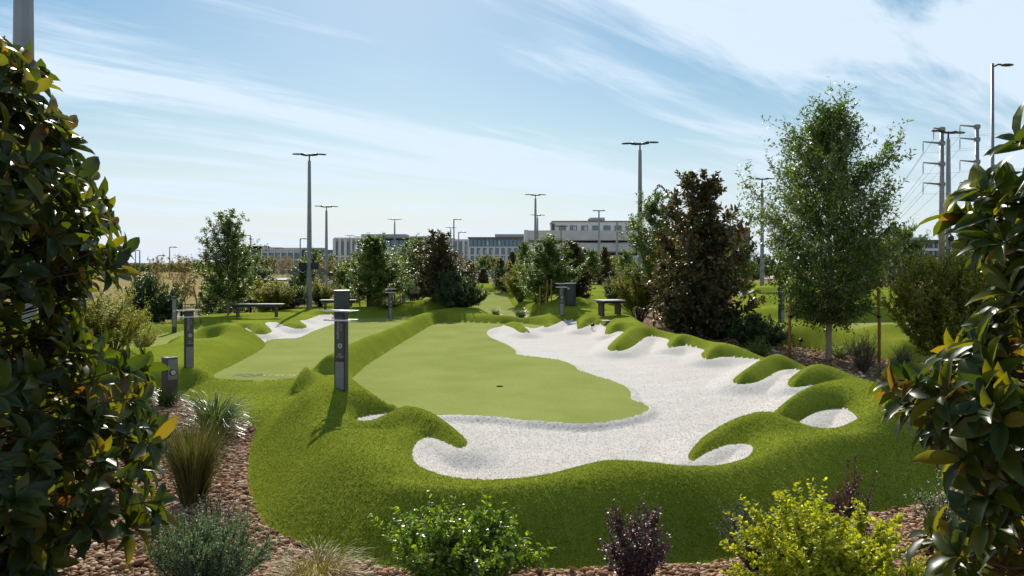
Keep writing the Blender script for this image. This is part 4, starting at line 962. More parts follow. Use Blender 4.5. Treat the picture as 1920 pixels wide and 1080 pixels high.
def bare_post():
    t = empty('bare_post', (0, 0, 0), 'slim bare grey post behind the left green', 'post')
    m = MB(); m.box((0, 0, .58), (.14, .10, 1.22), mat=M_char, bev=.004); m.build('post', t)
    m = MB(); m.box((0, -.054, .66), (.11, .010, .9), mat=M_greym); m.build('panel', t)
    m = MB(); m.tube([(0, -.058, .72), (0, -.064, .72)], .03, 20, M_print); m.build('badge', t); return t
put(bare_post(), 327, 624, 'slim bare grey post behind the left green', math.radians(20), 1.0)
def bollard():
    t = empty('bollard', (0, 0, 0), '-', 'bollard')
    m = MB(); m.box((0, 0, .39), (.19, .20, .86), mat=M_brownm, bev=.004); b = m.build('body', t)
    m = MB(); m.box((.101, 0, .62), (.014, .17, .36), mat=M_greym, bev=.003); p = m.build('control_panel', t)
    m = MB(); m.tube([(.106, 0, .57), (.128, 0, .57)], .055, 24, M_black); m.tube([(.128, 0, .57), (.131, 0, .57)], .043, 24, M_print); m.build('round_light', p)
    m = MB(); m.box((0, 0, .825), (.205, .215, .012), mat=M_greym); m.build('cap', t); return t
put(bollard(), 318, 757, 'short brown bollard with a light panel at the corner of the left gravel bed', math.radians(-38))

def bin_(name, w, d, h, body, side, label, slats=False, badge=False, cat='bin'):
    t = empty(name, (0, 0, 0), label, cat)
    m = MB(); m.box((0, 0, h / 2), (w, d, h), mat=body, bev=.01); m.build('body', t)
    for s_ in (-1, 1):
        m = MB(); m.box((s_ * (w / 2 - .03), -.012, h / 2), (.065, d + .012, h - .02), mat=side); m.build('side_panel', t)
    m = MB(); m.box((0, 0, h + .012), (w + .04, d + .04, .03), mat=M_steel, bev=.006); m.build('lid', t)
    m = MB(); m.box((-w * .1, -d / 2 - .006, h * .5), (w * .55, .008, h * .8), mat=body, bev=.003); m.build('door', t)
    if badge: m = MB(); m.tube([(-w * .2, -d / 2 - .01, h * .78), (-w * .2, -d / 2 - .016, h * .78)], .045, 16, M_print); m.build('badge', t)
    return t
put(bin_('litter_bin', .62, .5, .95, M_char, M_brownm, 'black square litter bin above the left bunker'), 641, 591, 'black square litter bin above the left bunker', .15, at=((641 - 960) / F * 31.5, 31.5))
put(bin_('litter_bin', .58, .5, .90, M_brownm, M_black, 'brown litter bin with black sides right of the black bin'), 702, 588, 'brown litter bin with black sides right of the black bin', -.1, at=((702 - 960) / F * 34, 34))
put(bin_('litter_bin', .42, .4, .92, M_char, M_black, 'grey bin with a round white badge behind the far right bunker', badge=True), 1069, 592, 'grey bin with a round white badge behind the far right bunker', 0, at=((1069 - 960) / F * 31, 31))
put(bin_('litter_bin', .5, .4, .8, M_char, M_black, 'dark bin at the end of the far green ridge'), 986, 563, 'dark bin at the end of the far green ridge', 0, at=((986 - 960) / F * 44, 44))

def bench(L, D, H, label, top=M_char2, leg=M_brownm):
    t = empty('bench', (0, 0, 0), label, 'bench')
    m = MB(); m.box((0, 0, H), (L, D, .045), mat=top, bev=.008); m.build('seat', t)
    m = MB(); m.box((0, 0, H - .07), (L * .9, D * .6, .06), mat=M_char); m.build('under_frame', t)
    for s_ in (-1, 1):
        m = MB(); m.box((s_ * L * .36, 0, H / 2 - .06), (.075, D * .45, H - .05), mat=leg, bev=.006); m.build('leg', t)
    return t
put(bench(2.1, .5, .47, ''), 482, 604, 'long dark bench in front of the left metal fence', .03, at=((482 - 960) / F * 29.3, 29.3), zoff=.10)
put(bench(1.6, .5, .46, ''), 635, 590, 'long bench partly behind the black bin', 0, at=((634 - 960) / F * 33.5, 33.5))
put(bench(.95, .85, .55, '', M_steel), 1145, 596, 'flat square topped table like bench right of the dark turf mound', .35, at=((1143 - 960) / F * 27.5, 27.5))
put(bench(1.3, .5, .46, ''), 1117, 548, 'far bench left of the dark shrubby evergreen', 0, at=((1116 - 960) / F * 50, 50))
put(bench(1.2, .5, .46, ''), 1124, 542, 'farthest bench behind the far bench', 0, at=((1124 - 960) / F * 58, 58))
def signboard():
    t = empty('notice_board', (0, 0, 0), '-', 'sign')
    m = MB(); m.box((0, 0, .95), (.48, .06, .62), mat=M_greym, bev=.01); b = m.build('board', t)
    for s_ in (-1, 1):
        m = MB(); m.box((s_ * .12, -.036, 1.0), (.09, .01, .22), mat=M_black); m.build('window', b)
        m = MB(); m.box((s_ * .2, 0, .32), (.05, .05, .68), mat=M_char); m.build('leg', t)
    return t
put(signboard(), 778, 575, 'small grey notice board between the oaks left of the conical magnolia', 0, at=((777 - 960) / F * 38.5, 38.5))
M_cupshade = simple('cup_shade', (.006, .006, .006), 1.0, spec=0)
def cup():
    x, y = hit(937, 725); z = height(x, y)
    t = empty('golf_cup', (x, y, z), 'dark hole cup in the middle of the main green', 'golf hole')
    m = MB(); m.tube([(0, 0, .0045), (0, 0, .006)], .062, 28, M_cupshade); m.build('hole', t)  # flat black disc on the turf, stands in for the shaded cup inside
    m = MB(); n = 28
    m.tube([(0, 0, .001), (0, 0, .0045)], .062, 28, simple('cup_rim', (.05, .07, .03), 1, spec=0)); m.build('rim', t)
cup()
def green_print():
    x, y = hit(489, 705); z = height(x, y)
    t = empty('printed_logo', (x, y, z + .006), 'faded navy and orange lettering printed on the left green', 'lettering')
    text_obj('POP', .30, t, (-.28, .05, 0), (0, 0, 0), M_navy, 'lettering', ext=0).scale = (1.0, 1.6, 1)
    text_obj('STROKE', .26, t, (.42, .05, 0), (0, 0, 0), M_orange, 'lettering', ext=0).scale = (.9, 1.6, 1)
    text_obj('GOLF', .10, t, (.60, -.32, 0), (0, 0, 0), M_navy, 'lettering', ext=0)
green_print()

# stakes and posts near the bushy oak
for px, lab in ((1012, 'left'), (1024, 'middle'), (1034, 'right')):
    d = 31.5; x = (px - 960) / F * d; z = height(x, d)
    s_ = empty('tree_stake', (x, d, z), lab + ' one of three thin stakes under the bushy oak', 'stake')
    MB().tube([(0, 0, -.05), (R.uniform(-.06, .06), 0, 1.1)], .03, 6, M_stake).build('pole', s_)
for px, d, tilt, lab in ((676, 33.0, .12, 'leaning brown stake left of the brown bin'), (378, 27, .10, 'leaning thin stake left of the long bench'), (752, 39, .05, 'dark leaning stake left of the notice board')):
    x = (px - 960) / F * d; z = height(x, d); s_ = empty('tree_stake', (x, d, z), lab, 'stake'); MB().tube([(0, 0, -.05), (-tilt * 3, 0, 1.35)], .03, 6, M_stake).build('pole', s_)
def path_lights():
    for px, py, lab in ((1500, 652, 'small black spotlight at the edge of the gravel under the large oak'), (1038 + 72, 618, 'tiny black spotlight behind the bunker rim')):
        x, y = hit(px, py); t = empty('garden_spotlight', (x, y, height(x, y)), lab, 'spotlight')
        MB().tube([(0, 0, 0), (0, 0, .12)], .012, 6, M_black).build('stem', t); MB().tube([(-.03, 0, .14), (.07, -.04, .17)], [.05, .055], 12, M_black).build('head', t)
path_lights()
def slab():
    x, y = hit(1142, 602); t = link('utility_cover', MB().box((0, 0, 0), (.5, .35, .03), mat=M_slab, bev=.005).build('utility_cover').data)
    bpy.data.objects.remove(bpy.data.objects['utility_cover']) if 'utility_cover.001' in bpy.data.objects else None
    t.name = 'utility_cover'; t.location = (x, y, height(x, y) + .012); tag(t, 'small pale concrete cover flush in the turf behind the far bunker', 'cover')
slab()

# ------------------------------------------------------------------ lamp posts
def lamp_proto(H, ang=0.0, r0=.15, r1=.075):
    t = empty('lamp_post', (0, 0, 0), '-', 'lamp post')
    m = MB(); m.tube([(0, 0, -.3), (0, 0, H * .5), (0, 0, H - .28)], [r0, (r0 + r1) / 2, r1], 8, M_pole); p = m.build('pole', t)
    for pl in p.data.polygons: pl.use_smooth = False
    m = MB(); m.tube([(0, 0, H - .29), (0, 0, H + .02)], .035, 10, M_char); m.ell((0, 0, H + .02), (.055, .055, .05), M_char); m.build('neck', t)
    for s_, up in ((-1, .10), (1, .06)):
        arm = MB(); pts = [(0, 0, H), (s_ * .18, 0, H + .01), (s_ * .40, 0, H + .03 + up * .3)]
        arm.tube(pts, [.04, .06, .07], 8, M_char)
        # flat open loop head
        loop = []
        for k in range(15):
            a = 2 * math.pi * k / 14; loop.append((s_ * (.60 + .22 * math.cos(a)), .13 * math.sin(a), H + .045 + up * (.4 + .3 * math.cos(a)) - .03 * (1 + math.cos(a))))
        arm.tube(loop, .024, 6, M_char, cap=False); a_ = arm.build('arm', t)
        m = MB(); m.box((s_ * .58, 0, H + .03 + up * .4), (.30, .16, .012), mat=M_lamp); m.build('lens', a_)
    return t
LP = lamp_proto(7.65)
def lamp_at(px, ytop, ybase, d, label, rz=0, first=False, sc=None):
    t = LP if first else copy_tree(LP)
    x = (px - 960) / F * d; z = height(x, d) if d < 70 else float(GZ(x, d)); top = CH - (ytop - HY) / F * d
    s_ = (top - z) / 7.65; t.location = (x, d, z); t.scale = (s_ ** .3, s_ ** .3, s_) if sc is None else sc; t.rotation_euler = (0, 0, rz); t['label'] = label; t['group'] = 'twin headed lamp posts'
    return t, s_, z
def wscale(o, s_): pass
la, sa, za = lamp_at(580, 291, 585, 36, 'tall twin headed lamp post with black speakers left of centre', 0, True)
lb, sb, zb_ = lamp_at(612, 388, 580, 52, 'twin headed lamp post with a small white camera just right of the speaker lamp post', .15)
lc, sc_, zc = lamp_at(1200, 270, 590, 33.5, 'tall twin headed lamp post beside the tall loose oak', math.radians(-20))
ld, sd_, zd = lamp_at(1778, 249, 600, 30.5, 'twin headed lamp post with floodlights in front of the steel pylons on the right', math.radians(15))
lamp_at(740, 412, 560, 84, 'distant lamp post above the rounded pyramid oak', .1)
lamp_at(1004, 366, 560, 57, 'lamp post rising above the left end of the parking structure', 0)
lamp_at(1008, 404, 560, 80, 'lamp post partly hidden behind a nearer one at the parking structure', .2)
lamp_at(1267, 384, 560, 62, 'lamp post left of the top of the large brown magnolia', .1)
lamp_at(1429, 336, 560, 45, 'lamp post behind the left side of the large oak crown', 0)
lamp_at(845, 427, 560, 100, 'lamp post right of the conical magnolia top', 0)
lamp_at(656, 442, 560, 120, 'far lamp post in front of the left office block', 0)
lamp_at(670, 444, 560, 130, 'far lamp post just right of its twin before the left office block', .3)
lamp_at(838, 442, 560, 130, 'small far lamp post touching the magnolia top', .2)
lamp_at(44, -190, 700, 10.6, 'big lamp post shaft rising behind the foreground magnolia at the top left', .39, sc=(1.25, 1.25, 1.25))
# equipment on the lamp posts
def on_lamp(t, name, m):
    o = m.build(name, t); s_ = t.scale; o.scale = (1 / s_[0], 1 / s_[1], 1 / s_[2]); return o
def zrow(py, d, z): return CH - (py - HY) / F * d - z
h = zrow(499, 36, za)
for s_, w in ((-1, .30), (1, .30)):
    m = MB(); m.box((s_ * .31, -.05, h), (.33, .28, .34), mat=M_black, bev=.02); m.tube([(0, 0, h), (s_ * .2, 0, h)], .03, 6, M_char); on_lamp(la, 'speaker', m)
for s_ in (-1, 1):
    m = MB(); m.tube([(0, 0, zrow(524, 36, za)), (s_ * .3, 0, zrow(512, 36, za)), (s_ * .55, 0, zrow(508, 36, za))], .025, 6, M_black)
    for a, b in ((.45, .0), (.62, .10), (.78, -.02), (.58, -.16)):
        m.tube([(s_ * a, -.05, zrow(508, 36, za) + b), (s_ * (a + .06), -.22, zrow(508, 36, za) + b - .05)], [.06, .12], 12, M_greym)
    on_lamp(la, 'floodlight_cluster', m)
m = MB(); hh = zrow(530, 52, zb_); m.ell((.28, -.1, hh), (.2, .16, .14), M_slab); m.tube([(0, 0, hh - .1), (.25, 0, hh - .02)], .03, 6, M_char); on_lamp(lb, 'camera_dome', m)
m = MB(); m.ell((.30, -.1, zrow(514, 52, zb_)), (.22, .16, .16), M_black); on_lamp(lb, 'speaker', m)
d = 30.5
m = MB(); m.box((0, -.05, zrow(433, d, zd)), (.62, .05, .05), mat=M_greym); m.box((-.3, -.05, zrow(431, d, zd)), (.08, .08, .10), mat=M_greym); m.box((.3, -.05, zrow(431, d, zd)), (.08, .08, .10), mat=M_greym); on_lamp(ld, 'crossbar', m)
m = MB(); m.ell((-.12, -.25, zrow(447, d, zd)), (.12, .12, .14), M_black); on_lamp(ld, 'speaker', m)
m = MB(); m.box((.02, -.2, zrow(457, d, zd)), (.15, .1, .26), mat=M_greym, bev=.01); on_lamp(ld, 'control_box', m)
m = MB(); m.box((-.12, -.25, zrow(471, d, zd)), (.30, .16, .17), mat=M_char, bev=.02); m.box((-.12, -.335, zrow(471.5, d, zd)), (.25, .02, .12), mat=M_lamp); on_lamp(ld, 'floodlight', m)

def street_lamp(px, ytop, d, label, arm=1, w=.06, big=False):
    x = (px - 960) / F * d; z = height(x, d) if d < 70 else float(GZ(x, d)); H = CH - (ytop - HY) / F * d - z
    t = empty('street_lamp', (x, d, z), label, 'street lamp')
    MB().tube([(0, 0, -.2), (0, 0, H)], [w * 1.25, w * .8], 10, M_pole).build('pole', t)
    a = .62 if big else 1.5 * d / 150
    m = MB(); m.tube([(0, 0, H - .12), (arm * a * .3, 0, H - .03), (arm * a * .45, 0, H - .04)], .03 if big else .05 * d / 90, 6, M_char); m.build('arm', t)
    m = MB(); k = 1 if big else d / 60
    m.ell((arm * a * .75, 0, H - .05), (a * .34, .11 * k, .045 * k), M_char); m.build('lamp_head', t)
street_lamp(1861, 119, 23.6, 'slim street lamp with a single head on the far right', 1, .055, True)
street_lamp(563, 447, 110, 'far street lamp with a short arm left of the speaker lamp post', 1, .10)
street_lamp(470, 441, 130, 'far street lamp beside the narrow upright oak', -1, .10)
street_lamp(851, 411, 140, 'far street lamp with an arm right of the conical magnolia', 1, .14)
street_lamp(318, 463, 200, 'far thin lamp over the left field', 1, .14)
street_lamp(296, 479, 230, 'far short lamp over the left field', 1, .16)
street_lamp(262, 469, 300, 'distant mast left of the field', -1, .25)
street_lamp(254, 471, 310, 'distant mast at the far left end of the field', -1, .2)
street_lamp(860, 435, 150, 'far small lamp near the right wing of the office', 1, .12)
def roof_lamp(px, ytop, ybot, d, label):
    x = (px - 960) / F * d; zt = CH - (ytop - HY) / F * d; zb = CH - (ybot - HY) / F * d
    t = empty('twin_lamp', (x, d, zb), label, 'lamp')
    MB().tube([(0, 0, 0), (0, 0, zt - zb)], .16, 6, M_pole).build('pole', t)
    for s_ in (-1, 1): MB().box((s_ * .65, 0, zt - zb), (1.2, .5, .16), mat=M_char).build('lamp_head', t)
roof_lamp(1123, 395, 505, 150, 'twin lamp in front of the parking structure')
roof_lamp(1157, 415, 505, 150, 'lamp in front of the pale concrete column of the parking structure')
roof_lamp(1363, 404, 505, 150, 'twin lamp left of the brown stair tower')
roof_lamp(1369, 411, 505, 155, 'shorter twin lamp next to the brown stair tower')
roof_lamp(1052, 424, 505, 140, 'short lamp in front of the left part of the parking structure')

# pylons and wires
def pylon(px, ytop, d, arms, label, side=-1):
    x = (px - 960) / F * d; z = float(GZ(x, d)); H = CH - (ytop - HY) / F * d - z
    t = empty('steel_pylon', (x, d, z), label, 'pylon')
    MB().tube([(0, 0, -.3), (0, 0, H)], [.50, .28], 12, M_pole).build('pole', t)
    for ya, L in arms:
        h_ = CH - (ya - HY) / F * d - z
        m = MB(); m.tube([(0, 0, h_ - .15), (side * L, 0, h_ + .10)], [.20, .09], 6, M_pole); m.tube([(.35, 0, h_ - .15), (-.35, 0, h_ - .15)], .42, 10, M_pole); a = m.build('arm', t)
        m = MB(); m.tube([(side * L, 0, h_), (side * L, 0, h_ - 1.7)], .05, 5, M_char)
        for k in range(7): m.tube([(side * L, 0, h_ - .3 - k * .17), (side * L, 0, h_ - .33 - k * .17)], .12, 8, M_char)
        m.build('insulator', a)
        end = (side * L, 0, h_ - 1.7)
        for dx, dz, dy in ((125, -6, 300), (60, 4, -75)):
            pts = [(end[0] + dx * q, end[1] + dy * q, end[2] + dz * q - 5.0 * math.sin(math.pi * q) * .6) for q in [i / 12 for i in range(13)]]
            MB().tube(pts, .014 if dy < 0 else .03, 3, M_char).build('wire', t)
    return t
pylon(1766, 239, 118, [(241, 1.3), (267, 3.0), (306, 3.0), (344, 3.0)], 'tall steel pylon with left arms directly behind the floodlight lamp post')
pylon(1832, 234, 125, [(236, 2.9), (260, 2.9), (302, 2.9), (343, 2.9)], 'second steel pylon with left arms right of the first')

# ------------------------------------------------------------------ fences
def fence(pts, h, label, posts=2.4, topgap=.12):
    """pts: plan polyline, with ground level z at each"""
    a = Vector(pts[0]); t = empty('metal_fence', a, label, 'fence'); pk = MB(); acc = 0
    for p, q in zip(pts, pts[1:]):
        p, q = Vector(p) - a, Vector(q) - a; L = (q - p).length; n = max(1, round(L / posts))
        for z_ in (h - .03, h - .03 - topgap, .12):
            MB().tube([p + Vector((0, 0, z_)), q + Vector((0, 0, z_))], .018, 4, M_black).build('rail', t)
        for k in range(n + 1):
            c = p.lerp(q, k / n); MB().box(c + Vector((0, 0, h / 2)), (.065, .065, h + .08), mat=M_black).build('post', t)
        m = int(L / .115)
        for k in range(m):
            c = p.lerp(q, (k + .5) / m); pk.tube([c + Vector((0, 0, .03)), c + Vector((0, 0, h - .02))], .009, 3, M_black, cap=False)
    o = pk.build('pickets', t); o['kind'] = 'stuff'
def fp(px, d, z): return ((px - 960) / F * d, d, z)
def gz_(px, d): return float(height((px - 960) / F * d, d)) if d < 70 else float(GZ((px - 960) / F * d, d))
def fence_top(label, items):
    """items: (px, depth, pixel row of the top)"""
    h = 1.35; fence([fp(px, d, CH - (py - HY) / F * d - h) for px, d, py in items], h, label)
fence_top('black metal picket fence behind the long bench on the left', [(120, 29, 572), (340, 31.5, 570), (470, 34, 566), (600, 37.5, 557), (740, 42, 548)])
fence_top('black metal picket fence in front of the people on the right', [(1560, 39, 502), (1646, 39, 501), (1760, 39, 500), (1980, 39, 500)])

# red mulch and paving strip behind the right fence
def strip(name, pts, mat, dz=.02):
    v = [Vector((*((px - 960) / F * d, d), float(GZ((px - 960) / F * d, d)) + dz)) for px, d in pts]
    me = bpy.data.meshes.new(name); bm = bmesh.new(); bm.faces.new([bm.verts.new(p) for p in v]); bm.to_mesh(me); bm.free(); me.materials.append(mat)
    o = link(name, me); o['kind'] = 'structure'; return o
M_red = simple('red_mulch', (.33, .09, .05), .9, noise=.3, nscale=6); M_lawn = turfmat('lawn', (.07, .10, .02), (.14, .17, .04), 3, .4, patch=.4)
strip('mulch_path', [(1350, 41), (2100, 41), (2100, 46), (1350, 46)], M_red, .03)
strip('lawn', [(1300, 46.2), (2200, 46.2), (2200, 69), (1300, 69)], M_lawn, .03)
strip('car_park', [(1380, 150), (2600, 150), (2600, 240), (1380, 240)], M_pave, .06)
strip('concrete_strip', [(380, 170), (980, 170), (980, 205), (380, 205)], M_pave, .06)

# ------------------------------------------------------------------ people behind the right fence
def person(px, d, label, shirt, legs_c, face, pose):
    x = (px - 960) / F * d; z = float(height(x, d)) if d < 70 else float(GZ(x, d)); t = empty('person', (x, d, z), label, 'person', face)
    skin = simple('skin', (.45, .27, .19), .6); hairm = simple('brown_hair', (.06, .035, .02), .6); shoe = simple('white_shoe', (.55, .54, .52), .6)
    def sk(name, vs, es, rs, mat, root=0):
        me = bpy.data.meshes.new(name); me.from_pydata(vs, es, []); me.materials.append(mat); o = link(name, me, t)
        m = o.modifiers.new('skin', 'SKIN'); sv = me.skin_vertices[0].data
        for i, r in enumerate(rs): sv[i].radius = r if hasattr(r, '__len__') else (r, r)
        sv[root].use_root = True; s2 = o.modifiers.new('sub', 'SUBSURF'); s2.levels = 2; s2.render_levels = 2; return o
    s0, s1 = pose
    vs = [(0, 0, .93), (0, 0, 1.12), (0, .01, 1.34), (0, 0, 1.46), (0, -.01, 1.56), (0, -.02, 1.66),
          (.10, 0, .90), (.11, -.03, .50), (.12, .0, .09), (.12, -.13, .04), (-.10, 0, .90), (-.12, .05, .50), (-.15, .08, .09), (-.15, -.05, .04),
          (.19, 0, 1.40), (.24, s0, 1.15), (.20, s0 - .16, .95), (.19, s0 - .22, .88), (-.19, 0, 1.40), (-.25, s1, 1.15), (-.22, s1 - .18, .98), (-.21, s1 - .24, .92)]
    es = [(0, 1), (1, 2), (2, 3), (3, 4), (4, 5), (0, 6), (6, 7), (7, 8), (8, 9), (0, 10), (10, 11), (11, 12), (12, 13), (2, 14), (14, 15), (15, 16), (16, 17), (2, 18), (18, 19), (19, 20), (20, 21)]
    rs = [(.13, .10), (.12, .09), (.14, .10), .055, .075, .085, .085, .058, .042, .035, .085, .058, .042, .035, .06, .042, .032, .03, .06, .042, .032, .03]
    sk('body', vs, es, rs, skin)
    sk('shirt', [(0, 0, .90), (0, 0, 1.12), (0, .01, 1.36), (0, 0, 1.44), (.19, 0, 1.40), (.235, s0 * .6, 1.24), (-.19, 0, 1.40), (-.235, s1 * .6, 1.24)], [(0, 1), (1, 2), (2, 3), (2, 4), (4, 5), (2, 6), (6, 7)], [(.17, .13), (.15, .12), (.165, .125), .075, .08, .068, .08, .068], shirt)
    sk('shorts', [(0, 0, .95), (.105, 0, .86), (.115, -.02, .58), (-.105, 0, .86), (-.12, .03, .58)], [(0, 1), (1, 2), (0, 3), (3, 4)], [(.155, .12), .11, .09, .11, .09], legs_c)
    MB().ell((0, .01, 1.69), (.088, .10, .095), hairm).build('hair', t)
    for sx, sy in ((.12, -.05), (-.15, .03)): MB().box((sx, sy, .035), (.09, .26, .07), mat=shoe, bev=.02).build('shoe', t)
M_gsh = simple('dark_green_cloth', (.02, .06, .03), .8); M_bsh = simple('black_cloth', (.02, .02, .022), .8); M_tan = simple('tan_cloth', (.35, .24, .15), .8)
person(1672, 41.5, 'person in a dark green top and shorts standing behind the right fence', M_gsh, M_gsh, math.radians(20), (-.05, .05))
person(1691, 42, 'person in a black top and tan shorts standing behind the fence post', M_bsh, M_tan, math.radians(-30), (.04, -.06))

# ------------------------------------------------------------------ parked cars
def car_proto():
    t = empty('parked_car', (0, 0, 0), '-', 'car'); paint = simple('car_paint', (.5, .52, .55), .25, .4); glass = simple('car_glass', (.03, .04, .05), .08)
    m = MB()
    prof_ = [(-2.2, .35), (-2.25, .75), (-2.0, .95), (-1.5, 1.0), (-.9, 1.42), (.5, 1.45), (1.2, 1.02), (2.1, .88), (2.25, .6), (2.2, .35)]
    bm = m.bm; A = [bm.verts.new((x, -.85, z)) for x, z in prof_]; B = [bm.verts.new((x, .85, z)) for x, z in prof_]; n = len(prof_)
    bm.faces.new(A); bm.faces.new(B[::-1])
    for j in range(n): bm.faces.new((A[j], B[j], B[(j + 1) % n], A[(j + 1) % n]))
    m.mats.append(paint); m.build('body', t)
    for s_ in (-1, 1):
        m = MB(); m.mats.append(glass); q = [(-1.35, 1.02), (-.85, 1.36), (.45, 1.38), (1.0, 1.04)]
        v = [m.bm.verts.new((x, s_ * .862, z)) for x, z in q]; v2 = [m.bm.verts.new((x, s_ * .84, z)) for x, z in q]; m.bm.faces.new(v); m.bm.faces.new(v2[::-1])
        for j in range(4): m.bm.faces.new((v[j], v2[j], v2[(j + 1) % 4], v[(j + 1) % 4]))
        m.build('side_window', t)
        for x in (-1.35, 1.35):
            w = MB().tube([(x, s_ * .70, .34), (x, s_ * .90, .34)], .34, 18, M_black).build('wheel', t)
            MB().tube([(x, s_ * .90, .34), (x, s_ * .915, .34)], .2, 14, M_greym).build('rim', w)
    m = MB(); m.box((2.24, -.6, .68), (.06, .3, .12), mat=M_lamp); m.build('headlight', t)
    m = MB(); m.box((2.24, .6, .68), (.06, .3, .12), mat=M_lamp); m.build('headlight', t)
    return t
CAR = car_proto(); first = True
for px, d, rz, lab in ((1742, 165, 1.2, 'pale car parked nearest the pylons'), (1729, 168, 1.25, 'pale car parked left of the nearest one'), (1720, 172, 1.25, 'third pale car from the pylons'), (1710, 176, 1.2, 'fourth pale car from the pylons, behind the oak'),
                       (1409, 130, .1, 'pale car glimpsed between the brown magnolia and the large oak'), (1700, 180, 1.2, 'farthest pale car of the row behind the oak')):
    c = CAR if first else copy_tree(CAR); first = False
    x = (px - 960) / F * d; c.location = (x, d, float(GZ(x, d)) + .06); c.rotation_euler = (0, 0, rz); c['label'] = lab; c['group'] = 'cars parked in the distance'

# ------------------------------------------------------------------ buildings
M_wall = simple('office_wall', (.60, .57, .56), .85, noise=.08, nscale=.4, bump=.2, bscale=4); M_walld = simple('dark_cladding', (.055, .062, .075), .5, noise=.15, nscale=.5)
M_conc = simple('concrete', (.52, .50, .485), .85, noise=.12, nscale=.3, bump=.3, bscale=3); M_brick = simple('brown_brick', (.20, .12, .085), .85, noise=.2, nscale=.8, bump=.3, bscale=8)
M_roof = simple('roof_trim', (.085, .065, .058), .6); M_pent = simple('roof_plant_screen', (.40, .39, .39), .7, noise=.06, nscale=.5)
M_glassb = simple('office_glass', (.10, .16, .20), .06, .55); M_frame = simple('window_frame', (.10, .11, .12), .5)
M_litlook = simple('window_lit_look', (.55, .66, .68), .7)
def zof(py, d): return CH - (py - HY) / F * d
class Bld:
    def __init__(s, name, label, px, d): s.d = d; s.o = Vector(((px - 960) / F * d, d, -.7)); s.t = empty(name, s.o, label, 'building'); s.cache = {}
    def X(s, px, d): return (px - 960) / F * d - s.o.x
    def mass(s, name, x0, x1, ytop, ybot, mat, d=None, depth=16):
        d = d or s.d; a, b = s.X(x0, d), s.X(x1, d); z1 = zof(ytop, d) - s.o.z; z0 = zof(ybot, d) - s.o.z if ybot else -.5
        return MB().box(((a + b) / 2, d - s.d + depth / 2, (z0 + z1) / 2), (b - a, depth, z1 - z0), mat=mat).build(name, s.t)
    def windows(s, x0, x1, n, y0, y1, frac=.6, d=None, proud=.0, mull=2, lit=.15):
        d = d or s.d; w = (s.X(x1, d) - s.X(x0, d)) / n; ww = w * frac; z1, z0 = zof(y0, d) - s.o.z, zof(y1, d) - s.o.z; hh = z1 - z0
        key = (round(ww, 3), round(hh, 3), mull)
        if key not in s.cache:
            m = MB(); f = .12
            for a, b, c, e in ((0, ww, hh - f, hh), (0, ww, 0, f), (0, f, f, hh - f), (ww - f, ww, f, hh - f)): m.box(((a + b) / 2 - ww / 2, -.12, (c + e) / 2), (b - a, .24, e - c), mat=M_frame)
            for k in range(1, mull): m.box((-ww / 2 + ww * k / mull, -.09, hh / 2), (.08, .16, hh - 2 * f), mat=M_frame)
            fo = m.build('window'); fm = fo.data; bpy.data.objects.remove(fo)
            po = MB().box((0, -.02, hh / 2), (ww - 2 * f, .03, hh - 2 * f), mat=M_glassb).build('pane'); pm = po.data; bpy.data.objects.remove(po)
            bo = MB().box((ww * .18, -.045, hh * .45), (ww * .38, .02, hh * .7), mat=M_litlook).build('lit_look'); bm_ = bo.data; bpy.data.objects.remove(bo)  # pale panel over part of the pane, colours some windows as if lit
            s.cache[key] = (fm, pm, bm_)
        fm, pm, bm_ = s.cache[key]
        for i in range(n):
            o = link('window', fm, s.t); o.location = (s.X(x0, d) + w * (i + .5), d - s.d - proud, z0)
            link('pane', pm, o)
            if R.random() < lit: link('lit_look', bm_, o)
    def piers(s, x0, x1, n, y0, y1, wd, mat, d=None, dep=.5):
        d = d or s.d; z1, z0 = zof(y0, d) - s.o.z, zof(y1, d) - s.o.z
        for i in range(n + 1):
            x = s.X(x0, d) + (s.X(x1, d) - s.X(x0, d)) * i / n
            MB().box((x, d - s.d - dep / 2 + .01, (z0 + z1) / 2), (wd, dep, z1 - z0), mat=mat).build('pier', s.t)
    def bands(s, x0, x1, rows, hgt, mat, d=None, dep=.35):
        d = d or s.d; a, b = s.X(x0, d), s.X(x1, d)
        for y in rows: MB().box(((a + b) / 2, d - s.d - dep / 2 + .015, zof(y, d) - s.o.z), (b - a, dep, hgt), mat=mat).build('ledge', s.t)
b = Bld('low_office', 'low two storey office wing at the left of the office blocks', 550, 310)
b.mass('wall', 440, 491, 462, 0, M_walld); b.mass('roof_screen', 455, 491.5, 461, 467, M_pent, depth=10)
b.mass('wall', 489.5, 564, 467, 0, M_wall, 309); b.mass('wall', 565, 628, 468.5, 0, M_walld, 311)
b.mass('roof_screen', 534, 604, 464.5, 468, M_pent, 312, 8); b.mass('roof_screen', 513, 526, 464, 468, M_roof, 312, 6)
for px in (494.5, 499, 503): b.mass('chimney', px - .6, px + .6, 461, 468, M_roof, 313, 1)
b.windows(491, 563, 6, 474, 485, .62, 309, mull=3); b.windows(491, 563, 6, 489, 498, .62, 309, mull=3); b.piers(491, 563, 6, 468, 503, .5, M_wall, 309)
b.windows(567, 627, 11, 470.5, 486, .94, 311, .02, 1, .08); b.windows(470, 489, 3, 478, 484, .8, mull=1, lit=.9); b.windows(470, 489, 3, 491, 497, .8, mull=1, lit=.6)
b.bands(489.5, 564, (467.2, 487), .5, M_wall, 309)
b = Bld('office_block', 'wide four storey office block in the centre left background', 750, 290)
b.mass('wall', 627, 691, 447, 0, M_wall); b.mass('wall', 690.5, 812, 447.5, 0, M_walld, 296); b.mass('wall', 808, 880, 448.5, 0, M_wall, 300)
